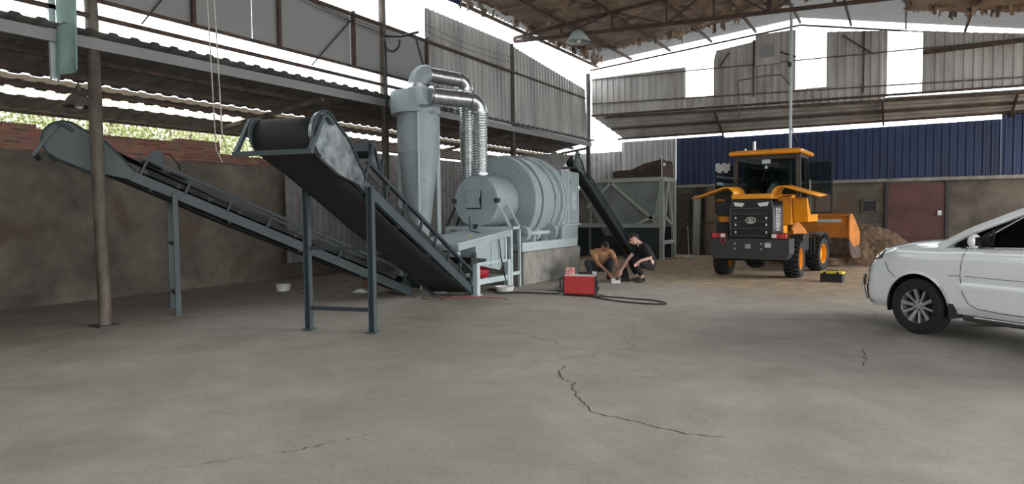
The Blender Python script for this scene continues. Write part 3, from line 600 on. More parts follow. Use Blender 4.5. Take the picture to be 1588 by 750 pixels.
# ducts
def duct(name, label, pts_list, caps, mats):
    t = thing(name, label, 'duct', (0, 0, 0)); return t
def spiral(mb, p, q, r):
    p = V(p); q = V(q); n = int((q-p).length/.055); d = (q-p)/n; pts = []; rs = []
    for i in range(n+1):
        for f, rr in ((0, r), (.25, r+.006), (.5, r+.006), (.7, r)):
            if i == n and f: break
            pts.append(p+d*(i+f)); rs.append(rr)
    mb.tube(pts, rs, 24)
t = thing('spiral_duct', 'silver spiral duct from the cyclone side inlet, bending down into the small drum', 'duct', (0, 0, 0))
A = V((-8.3, 10.5, 3.98)); Bp = V((-7.98, 11.28, 3.98)); dd = (Bp-A).normalized(); Cc = V((-7.84, 11.64, 3.98)); Cc = A+dd*((11.64-10.5)/dd.y)
m = MB(); spiral(m, A, Cc-dd*.26, .165); m.build('horizontal_pipe', GALV, t)
m = MB(); spiral(m, Cc-V((0, 0, .26)), V((Cc.x, Cc.y, 2.38)), .155); m.build('vertical_pipe', GALV, t)
m = MB(); ctr = Cc-dd*.26-V((0, 0, .26)); m.tube([ctr+V((0, 0, .26))*math.cos(a)+dd*.26*math.sin(a) for a in [PI/2*i/6 for i in range(7)]], .175, 24, cap=False); m.build('elbow', GALV, t)
for p, d in ((Cc-dd*.26, dd), (Cc-V((0, 0, .26)), V((0, 0, 1))), (V((Cc.x, Cc.y, 2.42)), V((0, 0, 1))), (A+dd*.05, dd)): MB().lathe([(.16, -.02), (.2, -.02), (.2, .02), (.16, .02)], d, p, 24).build('flange', GALV, t)
t = thing('spiral_duct', 'silver duct from the grey elbow on top of the cyclone, dropping behind the small drum', 'duct', (0, 0, 0))
m = MB(); e0 = V((-8.88, 10.85, 4.33)); dd = V((-.02, 1, 0)).normalized(); dd = V((.32, 1, 0)).normalized(); ctr = e0+dd*.24
m.tube([ctr-dd*.24*math.cos(a)+V((0, 0, .24))*math.sin(a) for a in [PI/2*i/8 for i in range(9)]], .2, 24); m.build('elbow', DRY, t)
hA = ctr+V((0, 0, .24)); end = V((-8.52, 12.12, 4.56)); d2 = (end-hA).normalized()
m = MB(); spiral(m, hA, end-d2*.22, .155); m.build('horizontal_pipe', GALV, t)
m = MB(); c2 = end-d2*.22-V((0, 0, .22)); m.tube([c2+V((0, 0, .22))*math.cos(a)+d2*.22*math.sin(a) for a in [PI/2*i/6 for i in range(7)]], .165, 24, cap=False); m.build('elbow', GALV, t)
m = MB(); bp_ = c2+d2*.22; spiral(m, bp_, V((bp_.x, bp_.y, .9)), .15); m.build('vertical_pipe', GALV, t)
m = MB(); m.tube([(bp_.x, bp_.y, .95), (bp_.x-.1, bp_.y-.1, .6), (bp_.x-.3, bp_.y-.25, .2)], .15, 20); m.build('lower_bend', GALV, t)
for p, d in ((hA, d2), (end-d2*.22, d2)): MB().lathe([(.155, -.02), (.185, -.02), (.185, .02), (.155, .02)], d, p, 24).build('flange', GALV, t)
# ================================================================ rotary dryer on its plinth
t = thing('concrete_plinth', 'raw concrete block carrying the rotary dryer', 'plinth', (-7.93, 13.38, 0))
MB().box((0, 0, .36), (1.96, 2.84, .72), bev=.02).build('concrete_block', CONC, t)
DX, DZ = -7.9, 1.84
t = thing('rotary_dryer', 'large pale blue grey rotary drum dryer on the concrete block', 'dryer', (DX, 0, 0))
def ring(r0, r1, y0, y1): return [(r0, y0), (r1, y0), (r1, y1), (r0, y1)]
AX = (0, 1, 0); O_ = (0, 0, DZ)
MB().lathe([(0, 12.42), (1.0, 12.42), (1.02, 12.44), (1.02, 13.95)], AX, O_, 72).build('drum_shell', DRY, t)
m = MB()
for y0, y1, r in ((12.70, 12.78, 1.055), (13.28, 13.36, 1.055)): m.lathe(ring(1.01, r, y0, y1), AX, O_, 72)
m.build('riding_ring', DRY, t)
m = MB()
for y0 in (12.80, 13.38, 12.68): m.lathe(ring(1.0, 1.024, y0, y0+.014), AX, O_, 72)
m.build('seam_line', BLACK, t)
m = MB(); m.lathe(ring(1.01, 1.09, 13.62, 13.68), AX, O_, 72); m.lathe(ring(1.01, 1.075, 13.8, 13.84), AX, O_, 72)
for i in range(48):
    a = 2*PI*i/48; m.lathe([(0, -.02), (.018, -.02), (.018, .02), (0, .02)], AX, (1.06*math.cos(a), 13.6, DZ+1.06*math.sin(a)), 6); m.bar((1.02*math.cos(a), 13.74, DZ+1.02*math.sin(a)), (1.07*math.cos(a), 13.74, DZ+1.07*math.sin(a)), .04, .02)
m.build('bolted_flange', DRYL, t)
MB().box((0, 13.2, DZ+.72), (1, 1, 1)).v and None
m = MB(); m.box((1.015, 13.06, DZ+.16), (.03, .5, .012)); m.build('weld_seam', DRYL, t)
eb = MB(); eb.box((0, 14.42, 1.93), (1.72, .9, 1.28)); eb.box((0, 14.42, 1.07), (1.72, .9, .38)); e = eb.build('end_box', DRY, t, bevel=.008)
m = MB(); m.box((0, 14.42, 1.27), (1.84, 1.0, .03)); m.build('box_flange', DRYL, e)
m = MB()
for yy in (14.0, 14.28, 14.86): m.box((.87, yy, 1.9), (.02, .05, 1.3))
m.box((.868, 14.6, 1.85), (.012, .26, .42)); m.box((.88, 14.66, 1.83), (.03, .04, .1)); m.build('inspection_door', DRYL, e)
m = MB(); m.box((0, 14.3, 2.72), (.9, .6, .3)); m.add([(-.7, 14.0, 3.0), (.7, 14.0, 3.0), (.7, 14.8, 3.0), (-.7, 14.8, 3.0), (-.4, 14.1, 2.58), (.4, 14.1, 2.58), (.4, 14.7, 2.58), (-.4, 14.7, 2.58)], [(0, 1, 5, 4), (1, 2, 6, 5), (2, 3, 7, 6), (3, 0, 4, 7)]); m.build('feed_chute', SHEETD, t)
q = MB(); q.box((.85, 13.35, .83), (.12, 2.75, .2)); q.box((-.85, 13.35, .83), (.12, 2.75, .2))
for yy in (12.1, 12.75, 13.32, 14.6): q.box((0, yy, .83), (1.7, .1, .16))
q.build('base_frame', DRYL, t)
for yy in (12.74, 13.32):
    for sx in (-1, 1):
        m = MB(); m.lathe(ring(.0, .14, -.05, .05)+[], AX, (sx*.78, yy, .99+.1), 24); m.box((sx*.78, yy-.12, .98), (.16, .05, .2)); m.build('support_roller', DRYL, t)
m = MB(); m.lathe(ring(0, .05, 12.0, 13.5), AX, (.9, 0, 1.12), 16); m.build('drive_shaft', DRYL, t)
for r_, ya, yb in ((.17, 11.95, 12.1), (.2, 13.2, 13.28)): MB().lathe(ring(.04, r_, ya, yb), AX, (.9, 0, 1.12), 24).build('drive_pulley', DRY, t)
# small front drum
m = MB(); m.lathe([(0, 11.5), (.55, 11.5), (.56, 11.51), (.56, 12.4)], AX, (.03, 0, DZ), 56); s_ = m.build('discharge_drum', DRY, t)
m = MB(); m.box((-.02, 11.47, DZ+.03), (.36, .05, .36)); m.build('access_hatch', DRY, s_, bevel=.005)
m = MB(); m.box((.17, 11.455, DZ), (.015, .02, .16)); m.build('hatch_latch', BLACK, s_); m = MB(); m.box((-.012, 11.495, DZ+.018), (.39, .02, .39)); m.build('hatch_shadow_edge', BLACK, s_)  # black outline paints the shadow along the hatch's lower and right edges
m = MB()
for a in (0, PI, -PI/2): m.box((.03+.55*math.cos(a), 11.5, DZ+.55*math.sin(a)), (.1, .1, .1))
m.build('mounting_lug', FRAMED, s_)
# gallows frame that carries the small drum: two square posts, long cross rail, struts
t = thing('support_frame', 'light grey steel frame with tall posts holding up the small drum', 'frame', (0, 0, 0))
for (x, yy) in ((-7.0, 11.5), (-7.0, 11.86), (-8.62, 11.5), (-8.62, 11.86)):
    MB().box((x, yy, .64), (.07 if yy < 11.6 else .05, .07 if yy < 11.6 else .05, 1.28)).build('post', DRYL, t)
for yy in (11.5, 11.86): MB().box((-7.81, yy, 1.25), (1.7, .06, .07)).build('cross_rail', DRYL, t)
m = MB(); m.box((-7.0, 11.68, 1.26), (.08, .4, .06)); m.build('end_rail', DRYL, t); MB().box((-8.62, 11.68, 1.26), (.08, .4, .06)).build('end_rail', DRYL, t); MB().box((-7.0, 11.68, .3), (.05, .36, .07)).build('foot_rail', DRYL, t)
for (yy) in (11.5, 11.86): MB().bar((-7.33, yy, 1.8), (-7.0, yy, 1.28), .035, .045).build('strut', DRYL, t); MB().bar((-8.42, yy, 1.7), (-8.66, yy, 1.28), .035, .045).build('strut', FRAMED, t)
# ================================================================ vibrating screen
t = thing('vibrating_screen', 'flat topped vibrating screen on springs over a pale tapered chute', 'screen', (-7.45, 10.55, 0), 0)
th = .11; M_ = Matrix.Translation((0, 0, 1.07)) @ Matrix.Rotation(th, 4, 'X')
m = MB(); m.box((-.12, 0, .03), (1.16, 1.86, .05), M_); m.build('screen_deck', DRYL, t, bevel=.004)
m = MB(); m.box((.46, 0, -.02), (.03, 1.86, .12), M_); m.box((-.69, 0, -.02), (.03, 1.86, .12), M_); m.box((-.12, -.93, -.03), (1.16, .03, .1), M_); m.build('deck_skirt', DRY, t)
m = MB(); m.box((0, -.82, -.16), (.7, .2, .08), M_); m.build('discharge_lip', DRY, t)
m = MB(); a = [(.45, -.35, .95), (.45, .78, 1.06), (.45, .7, .62), (.45, .52, .42), (.45, -.3, .58)]; bq = [(-x, y, z) for x, y, z in a]
m.add(a+bq, [(0, 1, 2, 3, 4), (9, 8, 7, 6, 5), (0, 4, 9, 5), (4, 3, 8, 9), (3, 2, 7, 8), (2, 1, 6, 7), (1, 0, 5, 6)]); m.build('tapered_chute', DRY, t)
m = MB(); m.box((.462, .2, .76), (.02, .03, .5)); m.box((.465, .74, .82), (.02, .05, .46)); m.build('chute_rib', DRYL, t)
m = MB(); m.add([(.45, -.5, .62), (.45, .0, .6), (-.45, -.0, .6), (-.45, -.5, .62), (.45, -.5, .74), (.45, .02, .68), (-.45, .02, .68), (-.45, -.5, .74)], [(0, 1, 2, 3), (0, 4, 5, 1), (2, 6, 7, 3), (0, 3, 7, 4)]); m.build('black_tray', BLACK, t, solid=.01)
for sx in (-1, 1):
    for yy in (-.35, .8):
        m = MB(); m.tube([(sx*.42+.045*math.cos(q_*.9), yy+.045*math.sin(q_*.9), .62+.2*q_/42) for q_ in range(43)], .009, 6); m.build('coil_spring', FRAME, t)
m = MB(); m.lathe([(0, -.2), (.09, -.2), (.12, -.17), (.12, .1), (.09, .14), (0, .14)], AX, (.2, .22, .4), 24); m.box((.2, .22, .28), (.18, .22, .05)); m.build('vibrator_motor', REDD, t)
m = MB()
for (x, yy, z) in ((.46, -.34, .62), (-.4, -.34, .62), (.46, .8, .62), (-.4, .8, .62)): m.box((x, yy, z/2), (.1, .1, z)); m.box((x, yy, .01), (.16, .16, .02))
m.build('stand_leg', DRYL, t)
m = MB()
for x in (.46, -.4): m.box((x, .23, .25), (.07, 1.1, .11)); m.box((x, .23, .6), (.04, 1.1, .05))
m.box((.03, -.34, .25), (.8, .07, .09)); m.box((.03, .8, .25), (.8, .07, .09)); m.build('stand_rail', DRYL, t)
m = MB(); m.box((-.08, .0, .065), (.06, .045, .02), M_); tag(m.build('yellow_tape_roll', YPL), 'small yellow roll lying on the flat screen deck', 'tape'); bpy.data.objects['yellow_tape_roll'].location = (-7.32, 10.62, .0)
m = MB(); pts = [(-7.9, 11.3, 1.5), (-7.75, 11.1, 1.22), (-7.3, 10.9, 1.155), (-7.02, 10.95, 1.16), (-6.965, 11.0, 1.0), (-6.96, 11.05, .7), (-6.94, 11.15, .35), (-6.95, 11.25, .1), (-6.9, 11.2, .02)]
tag(m.tube(pts, .012, 6).build('power_cable', BLACK), 'black cable trailing over the screen deck and down to the floor', 'cable')
# ================================================================ feed hopper
t = thing('feed_hopper', 'large grey steel feed hopper in a diagonal braced frame', 'hopper', (-6.62, 20.25, 0))
hz, hm = 2.6, 1.1; x0, x1, y0, y1 = -3.1, 0, 0, 1.25; HG = mat('grey_hopper_paint', (140, 148, 144), .5, .1, .15, 2); HF = mat('pale_hopper_frame', (158, 166, 158), .5, 0, .15, 3)
for (x, yy) in ((x0, y0), (x1, y0), (x1, y1), (x0, y1)): MB().box((x, yy, hz/2), (.13, .13, hz)).build('post', HF, t)
m = MB()
for yy in (y0, y1): m.bar((x0, yy, hz), (x1, yy, hz), .1, .13)
for xx in (x0, x1): m.bar((xx, y0, hz), (xx, y1, hz), .1, .13)
m.build('top_rail', HF, t)
m = MB()
for yy in (y0, y1): m.bar((x0, yy, hm-.0), (x1, yy, hm), .1, .13)
m.bar((x1, y0, .55), (x1, y1, .55), .1, .12); m.bar((x0, y0, hm), (x0, y1, hm), .1, .13); m.build('lower_rail', HF, t)
for (a, b) in (((-1.75, -.02, hz-.06), (-.05, -.02, hm)), ((-1.72, -.02, hz-.06), (-2.6, -.02, 1.7)), ((-.05, -.02, 1.5), (-.95, -.02, hm)), ((x1, .62, hz), (x1, .06, .58)), ((x1, .64, hz), (x1, 1.2, .58)), ((x1, .05, 1.5), (x1, 1.2, 1.0))):
    MB().bar(a, b, .07, .1).build('diagonal_brace', HF, t)
m = MB(); m.add([(x0+.07, y0+.06, hz), (x1-.07, y0+.06, hz), (x1-.07, y1-.06, hz), (x0+.07, y1-.06, hz), (x0+1.0, y0+.35, .75), (x1-.5, y0+.35, .75), (x1-.5, y1-.3, .75), (x0+1.0, y1-.3, .75)], [(0, 1, 5, 4), (1, 2, 6, 5), (2, 3, 7, 6), (3, 0, 4, 7)]); m.build('hopper_bin', HG, t, solid=.02)
m = MB(); m.box((-1.2, .62, .62), (1.6, .5, .22)); m.build('feeder_trough', FRAMED, t)
MB().box((-.68, .07, .55), (1.25, .02, 1.08)).build('lower_or_added_panel', FRAMED, t); MB().box((-1.55, y1, .55), (3.0, .02, 1.1)).build('lower_or_added_panel', FRAMED, t); MB().box((x0, .62, .55), (.02, 1.2, 1.1)).build('lower_or_added_panel', FRAMED, t)  # front panel closes the frame; back and left ones added to darken beneath
m = MB(); m.bar((-1.7, y0+.03, hz+.07), (-.0, y0+.03, hz+.07), .02, .02); m.prism([(-2.2, .02), (-.06, .02), (-.06, .62), (-.5, .72), (-1.0, .62), (-1.5, .42), (-2.2, .38)], (0, y1, hz), (1, 0, 0), (0, 0, 1), (0, 1, 0), .03); m.prism([(0, .02), (y1, .02), (y1, .52), (0, .66)], (x1-.02, 0, hz), (0, 1, 0), (0, 0, 1), (-1, 0, 0), .03)
m.build('extension_board', RUST, t)
m = MB(); m.tube([(x1, y0, hz+.05), (x1, y0, hz+.75)], .015, 6); m.lathe([(0, 0), (.05, .02), (.05, .08), (0, .1)], (1, 0, 0), (x1+.03, y0, hz+.45), 12); m.build('indicator_rod', WHITE, t)
# a second drum-like feed chute base in the shade behind the dryer
t = thing('timber_stack', 'dark boards stacked in the shade between dryer and hopper', 'boards', (-9.6, 17.8, 0))
random.seed(4)
for i in range(6): MB().box((random.uniform(-.1, .1), random.uniform(-.1, .1), .06+.11*i), (1.2, 1.8, .1)).build('board', TIMBER, t)
# panels leaning on the far wall beside the hopper
for i, (x, yy, w_, h, lb, m_) in enumerate(((-6.25, 22.95, .3, 2.1, 'narrow pale board standing between the hopper and the wide grey panel', SHEET), (-5.45, 22.85, .95, 2.35, 'wide grey brown board leaning on the far wall beside the loader', TIMBER), (-6.75, 23.05, .35, 2.2, 'dark framed board standing behind the hopper end post', RUST))):
    M_ = Matrix.Translation((x, yy, 0)) @ Matrix.Rotation(math.radians(-4), 4, 'X'); t = thing('leaning_board', lb, 'board', (0, 0, 0)); MB().box((0, 0, h/2+.01), (w_, .04, h), M_).build('board_face', m_, t)
    m = MB(); m.box((-w_/2, -.025, h/2+.01), (.05, .03, h), M_); m.box((w_/2, -.025, h/2+.01), (.05, .03, h), M_)
    if i == 1: m.box((0, -.025, 1.15), (w_, .03, .06), M_)
    m.build('board_edge', POLED, t)
t = thing('floor_squeegee', 'pale floor squeegee with upright handle in front of the leaning boards', 'squeegee', (-6.1, 21.5, 0), .4)
MB().tube([(0, 0, .05), (-.03, .12, 1.05)], .010, 8).build('handle', DRYL, t); MB().box((.0, 0, .03), (.32, .06, .05)).build('squeegee_blade', DRYL, t)
# ================================================================ welding set and cables
t = thing('welding_machine', 'red box welding machine standing on the floor beside the concrete block', 'welder', (-5.24, 11.16, 0), math.radians(16))
m = MB(); m.box((0, 0, .2), (.60, .3, .34), bev=.012); m.build('case', REDM, t)
m = MB(); m.box((-.302, 0, .2), (.02, .3, .34)); m.box((.302, 0, .2), (.02, .3, .34)); m.build('end_panel', BLACK, t)
m = MB()
for x in (-.25, .25):
    for yy in (-.12, .12): m.box((x, yy, .016), (.05, .05, .032))
m.build('foot', BLACK, t)
m = MB(); m.box((0, 0, .378), (.56, .28, .015)); m.build('top_plate', WHITE, t)
m = MB(); m.tube([(-.31, -.1, .1), (-.37, -.1, .15), (-.38, -.1, .3), (-.31, -.1, .36)], .014, 8); m.lathe([(0, 0), (.03, 0), (.03, .04), (0, .04)], (1, 0, 0), (.31, -.08, .25), 12); m.lathe([(0, 0), (.03, 0), (.03, .04), (0, .04)], (1, 0, 0), (.31, .06, .12), 12); m.build('knob', DARKG, t)
text('case_marking', 'ZX7-315', .062, DARKG, Matrix.Translation((.12, -.153, .2)) @ Matrix.Rotation(PI/2, 4, 'X'), t) if False else MB().box((.13, -.152, .215), (.2, .004, .02)).box((.13, -.152, .17), (.16, .004, .016)).build('case_marking', REDD, t)
t = thing('cardboard_box', 'small pink and white carton standing on the red welding machine', 'box', (-5.43, 11.1, .386), math.radians(12)); MB().box((0, 0, .065), (.15, .11, .13)).build('carton', PINK, t); MB().box((0, 0, .132), (.15, .03, .003)).build('tape_strip', WHITE, t)
t = thing('angle_grinder', 'dark angle grinder lying on top of the red welding machine', 'tool', (-5.12, 11.2, .386), math.radians(20)); MB().tube([(-.17, 0, .035), (.1, 0, .035)], [.024, .03], 12).build('grinder_body', BLACK, t); MB().lathe([(0, 0), (.055, 0), (.055, .008), (0, .008)], (0, 0, 1), (.14, 0, .012), 20).build('disc', DARKG, t)
MB().box((.14, 0, .04), (.08, .06, .045)).build('gear_head', ALLOY, t)
def cable(name, label, pts, r=.012, m=BLACK, cat='cable', sub=6):
    P = [V(p) for p in pts]; out = []
    for i in range(len(P)-1):
        a = P[max(i-1, 0)]; b = P[i]; c = P[i+1]; d = P[min(i+2, len(P)-1)]
        for k in range(sub):
            u = k/sub; out.append(.5*((2*b)+(c-a)*u+(2*a-5*b+4*c-d)*u*u+(3*b-a-3*c+d)*u**3))
    out.append(P[-1]); return tag(MB().tube(out, r, 8).build(name, m), label, cat)
G_ = .014
cable('welding_cable', 'black welding cable looping over the floor in front of the red welder', [(-4.93, 11.18, .25), (-4.86, 11.1, .1), (-4.85, 11.0, G_), (-4.6, 11.05, G_), (-4.1, 11.0, G_), (-3.7, 10.95, G_), (-3.45, 10.75, G_), (-3.42, 10.6, G_), (-3.6, 10.52, G_), (-4.1, 10.55, G_), (-4.6, 10.75, G_), (-4.95, 10.95, G_), (-5.2, 10.92, G_), (-5.5, 10.95, G_)])
cable('supply_cable', 'black supply cable running from the screen legs to the red welder', [(-5.55, 11.1, .1), (-5.7, 11.05, G_), (-6.1, 10.95, G_), (-6.5, 10.85, G_), (-6.75, 10.6, G_), (-7.0, 10.9, G_), (-7.25, 11.0, G_), (-7.15, 11.15, G_)])
cable('orange_lead', 'thin orange lead lying near the foot of the near conveyor', [(-7.3, 9.6, .008), (-7.0, 9.75, .008), (-6.7, 10.0, .008), (-6.4, 10.0, .008), (-6.1, 9.9, .008)], .006, REDM)
random.seed(9)
tag(MB().grid(lambda u, v: (-6.05+.75*u, 11.45+.5*v, .02+.22*math.sin(PI*u)*math.sin(PI*v)*(1+.8*noise.noise(V((u*5, v*5, 2))))), 16, 12).build('crumpled_cloth', PANEL, solid=.01), 'crumpled grey cloth heaped between the concrete block and the welder', 'cloth')
t = thing('paper_scrap', 'white scrap of paper beside the right end of the red welder', 'paper', (-4.8, 11.22, 0)); MB().grid(lambda u, v: (.22*u-.11, .14*v, .012+.02*math.sin(u*5+v*3)), 6, 4).build('sheet', WHITE, t, solid=.002)
t = thing('white_bowl', 'white plastic tub on the floor beneath the long conveyor', 'tub', (-11.05, 9.0, 0)); MB().lathe([(0, .0), (.13, .0), (.15, .13), (.16, .135), (.14, .13), (.12, .02), (0, .02)], n=28).build('bowl_body', WHITE, t)
t = thing('white_basin', 'white basin under the rail of the vibrating screen stand', 'basin', (-6.86, 11.02, 0)); MB().lathe([(0, 0), (.14, 0), (.19, .1), (.2, .1), (.17, .01), (0, .01)], n=28).build('basin_body', WHITE, t)
t = thing('brick', 'red brick on the floor behind the conveyor legs', 'brick', (-9.9, 10.35, 0), .5); MB().box((0, 0, .06), (.28, .18, .12), bev=.008).build('brick_body', BRICK, t)
t = thing('crumpled_bag', 'pale crumpled bag lying under the long conveyor', 'bag', (-9.35, 9.5, 0), .3); MB().grid(lambda u, v: (.3*u-.15, .16*v-.08, .01+.06*math.sin(PI*u)*math.sin(PI*v)*(1+noise.noise(V((u*6, v*6, 0))))), 10, 8).build('bag_body', WHITE, t, solid=.006)
db = MB()
for i in range(180):
    x = random.uniform(-12.8, -7.2); yy = random.uniform(8.6, 12.5) if x < -8.8 else random.uniform(9.3, 10.6); a = random.uniform(0, PI); l_ = random.uniform(.02, .14); ww = random.uniform(.01, .04)
    db.box((0, 0, .006), (l_, ww, .012), Matrix.Translation((x, yy, 0)) @ Matrix.Rotation(a, 4, 'Z'))
tag(db.build('scattered_debris', TIMBER), 'scattered wood chips and scraps on the floor below the conveyors', 'debris', kind='stuff')
# long hand-drawn cracks in the slab
for k, pts in enumerate((((-4.02, 2.21), (-3.8, 2.5), (-3.65, 2.73), (-3.5, 2.9), (-3.38, 3.16), (-3.22, 3.51)), ((-2.95, 5.9), (-2.93, 5.7), (-2.75, 5.45), (-2.6, 5.4), (-2.56, 5.23), (-2.3, 4.9), (-2.07, 4.64), (-1.7, 4.6), (-1.32, 4.52), (-1.0, 4.6)), ((-.37, 8.3), (-.36, 8.1), (-.3, 7.7), (-.33, 7.3)))):
    random.seed(k); vs = []
    P = []
    for (a, b) in zip(pts, pts[1:]):
        for j in range(6): u = j/6; P.append((a[0]+(b[0]-a[0])*u+random.uniform(-.02, .02), a[1]+(b[1]-a[1])*u+random.uniform(-.02, .02)))
    for i, (x, yy) in enumerate(P):
        wd = .003+.004*random.random(); vs += [(x-wd, yy-wd, .0015), (x+wd, yy+wd, .0015)]
    struct(MB().add(vs, [(2*i, 2*i+1, 2*i+3, 2*i+2) for i in range(len(P)-1)]).build('floor_crack', POLED))
# ================================================================ wheel loader
LR = math.radians(-3)
L = thing('wheel_loader', 'yellow wheel loader with raised engine covers, cab doors open and bucket to the wall', 'loader', (-2.94, 16.25, 0), LR)
def tyre(x, y, yaw=0, r=.44, wd=.34, side=1):
    M_ = Matrix.Translation((x, y, r)) @ Matrix.Rotation(yaw, 4, 'Z'); h = wd/2
    m = MB(); m.lathe([(.24, -h*.8), (.27, -h*.95), (r-.1, -h), (r-.045, -h*.92), (r-.035, 0), (r-.045, h*.92), (r-.1, h), (.27, h*.95), (.24, h*.8)], (1, 0, 0), (0, 0, 0), 40, M_)
    for i in range(22):
        for sx in (-1, 1):
            a = 2*PI*(i+(.5 if sx > 0 else 0))/22
            ps = []
            for (xx, da) in ((0, .0), (.5, .045), (1.0, .17)):
                for (dr, dd_) in ((-.05, 0), (0, 0), (0, .13), (-.05, .13)):
                    aa = a+da+dd_; rr = r+dr-(.02 if xx == 1.0 else 0); ps.append((sx*xx*h*.98, rr*math.cos(aa), rr*math.sin(aa)))
            m.add(ps, [(0, 1, 2, 3), (8, 11, 10, 9)]+[(k*4+j, k*4+(j+1) % 4, (k+1)*4+(j+1) % 4, (k+1)*4+j) for k in range(2) for j in range(4)], False, M_)
    w_ = m.build('wheel', RUB, L)
    m = MB(); m.lathe([(.25, -h*.8*side), (.26, -h*.85*side), (.25, h*.85*side), (.235, h*.85*side), (.22, h*.3*side), (.13, h*.15*side), (.12, h*.5*side), (0, h*.5*side)], (1, 0, 0), (0, 0, 0), 28, M_)
    for i in range(8): a = 2*PI*i/8; m.tube([M_ @ V((side*h*.12, .16*math.cos(a), .16*math.sin(a))), M_ @ V((side*h*.4, .16*math.cos(a), .16*math.sin(a)))], .014, 6)
    m.build('wheel_rim', YEL, w_)
tyre(.80, 0, side=1); tyre(-.80, 0, side=-1)
FA = math.radians(-9); FC = V((0, 1.15, 0))
def fr(p): v_ = V(p); v_ = v_-FC; c, s = math.cos(FA), math.sin(FA); return FC+V((v_.x*c-v_.y*s, v_.x*s+v_.y*c, v_.z))
pR = fr((.80, 2.25, 0)); pL = fr((-.80, 2.25, 0)); tyre(pR.x, pR.y, FA, side=1); tyre(pL.x, pL.y, FA, side=-1)
FM = Matrix.Translation(FC) @ Matrix.Rotation(FA, 4, 'Z') @ Matrix.Translation(-FC)
m = MB(); m.lathe([(0, -.8), (.09, -.8), (.09, .8), (0, .8)], (1, 0, 0), (0, 0, .44), 14); m.lathe([(0, -.2), (.2, -.14), (.2, .14), (0, .2)], (1, 0, 0), (0, 0, .44), 18); m.build('rear_axle', BLACK, L)
m = MB(); m.lathe([(0, -.8), (.09, -.8), (.09, .8), (0, .8)], (1, 0, 0), (0, 2.25, .44), 14, FM); m.lathe([(0, -.2), (.2, -.14), (.2, .14), (0, .2)], (1, 0, 0), (0, 2.25, .44), 18, FM); m.build('front_axle', BLACK, L)
# counterweight
cw_ = [(-.88, .93), (.88, .93), (.88, .60), (.80, .46), (-.80, .46), (-.88, .60)]
m = MB(); m.prism(cw_, (0, -.97, 0), (1, 0, 0), (0, 0, 1), (0, 1, 0), .55); cwo = m.build('counterweight', DARKG, L, bevel=.012)
m = MB()
for x in (-.29, .29):
    for z in (.70, .82): m.tube([(x, -.985, z), (x, -.95, z)], .022, 12)
m.build('bolt', ALLOY, cwo)
m = MB(); m.box((.0, -.985, .76), (.12, .03, .1)); m.tube([(-.03, -.98, .76), (-.03, -1.0, .76)], .03, 10); m.build('tow_pin', ALLOY, cwo)
MB().box((.43, -.985, .79), (.13, .01, .11)).build('data_plate', DRYL, cwo)
for sx in (-1, 1):
    m = MB(); m.box((sx*.66, -.93, 1.0), (.30, .09, .10)); f = m.build('tail_light', REDM, L); MB().box((sx*.56, -.98, 1.0), (.1, .012, .08)).build('clear_lens', WHITE, f)
    m = MB(); 
    for z in (.94, 1.06): m.bar((sx*.5, -.97, z), (sx*.84, -.97, z), .015, .015)
    for x in (.5, .67, .84): m.bar((sx*x, -.97, .94), (sx*x, -.97, 1.06), .015, .015)
    m.build('lamp_guard', BLACK, f)
MB().tube([(-.62, -1.0, .98), (-.6, -1.01, .86), (-.54, -1.01, .8), (-.5, -1.01, .88), (-.56, -1.0, .96)], .008, 6).build('loose_wire', REDM, L)
# engine hood
hp_ = [(-.47, .93), (.47, .93), (.47, 1.70), (.42, 1.82), (-.42, 1.82), (-.47, 1.70)]
m = MB(); m.prism(hp_, (0, -.72, 0), (1, 0, 0), (0, 0, 1), (0, 1, 0), .12); gr = m.build('grille_panel', BLACK, L, bevel=.01)
m = MB()
for z in (.985, 1.155, 1.32, 1.49, 1.62): m.box((0, -.735, z), (.78, .03, .028))
m.build('grille_bar', POLED, gr)
m = MB()
for i in range(34): m.box((-.37+i*.0224, -.727, 1.24), (.005, .012, .52))
m.build('radiator_fin', POLED, gr)
for sx in (-1, 1):
    MB().prism([(sx*.10, 1.66), (sx*.34, 1.64), (sx*.38, 1.77), (sx*.12, 1.74)] if False else [(sx*.14, 1.735), (sx*.2, 1.655), (sx*.36, 1.675), (sx*.39, 1.765)], (0, -.745, 0), (1, 0, 0), (0, 0, 1), (0, 1, 0), .03).build('rear_lamp', WHITE, gr)
    m = MB(); m.tube([(sx*.46, -.71, .95), (sx*.475, -.72, 1.3), (sx*.465, -.71, 1.6), (sx*.43, -.69, 1.8)], .026, 10); m.build('corner_moulding', CHROME if False else DARKG, gr)
    for z in (1.07, 1.24, 1.4): MB().box((sx*.34, -.735, z), (.03, .02, .05)).build('grille_clip', WHITE, gr)
m = MB(); Mx = Matrix.Translation((0, -.76, 1.345)); m.tube([V((.105*math.cos(a), 0, .072*math.sin(a))) for a in [2*PI*i/28 for i in range(28)]], .008, 8, Mx, closed=True)
m.bar((-.05, 0, .03), (-.02, 0, -.03), .012, .02, (0, 1, 0), Mx); m.bar((-.065, 0, .03), (-.01, 0, .035), .012, .014, (0, 1, 0), Mx); m.bar((.0, 0, .045), (0, 0, -.035), .012, .018, (0, 1, 0), Mx); m.bar((-.02, 0, .025), (.05, 0, .03), .012, .014, (0, 1, 0), Mx); m.bar((.045, 0, .03), (.03, 0, -.03), .012, .02, (0, 1, 0), Mx); m.bar((-.06, 0, -.042), (.065, 0, -.04), .012, .018, (0, 1, 0), Mx); m.build('oval_emblem', WHITE, gr)
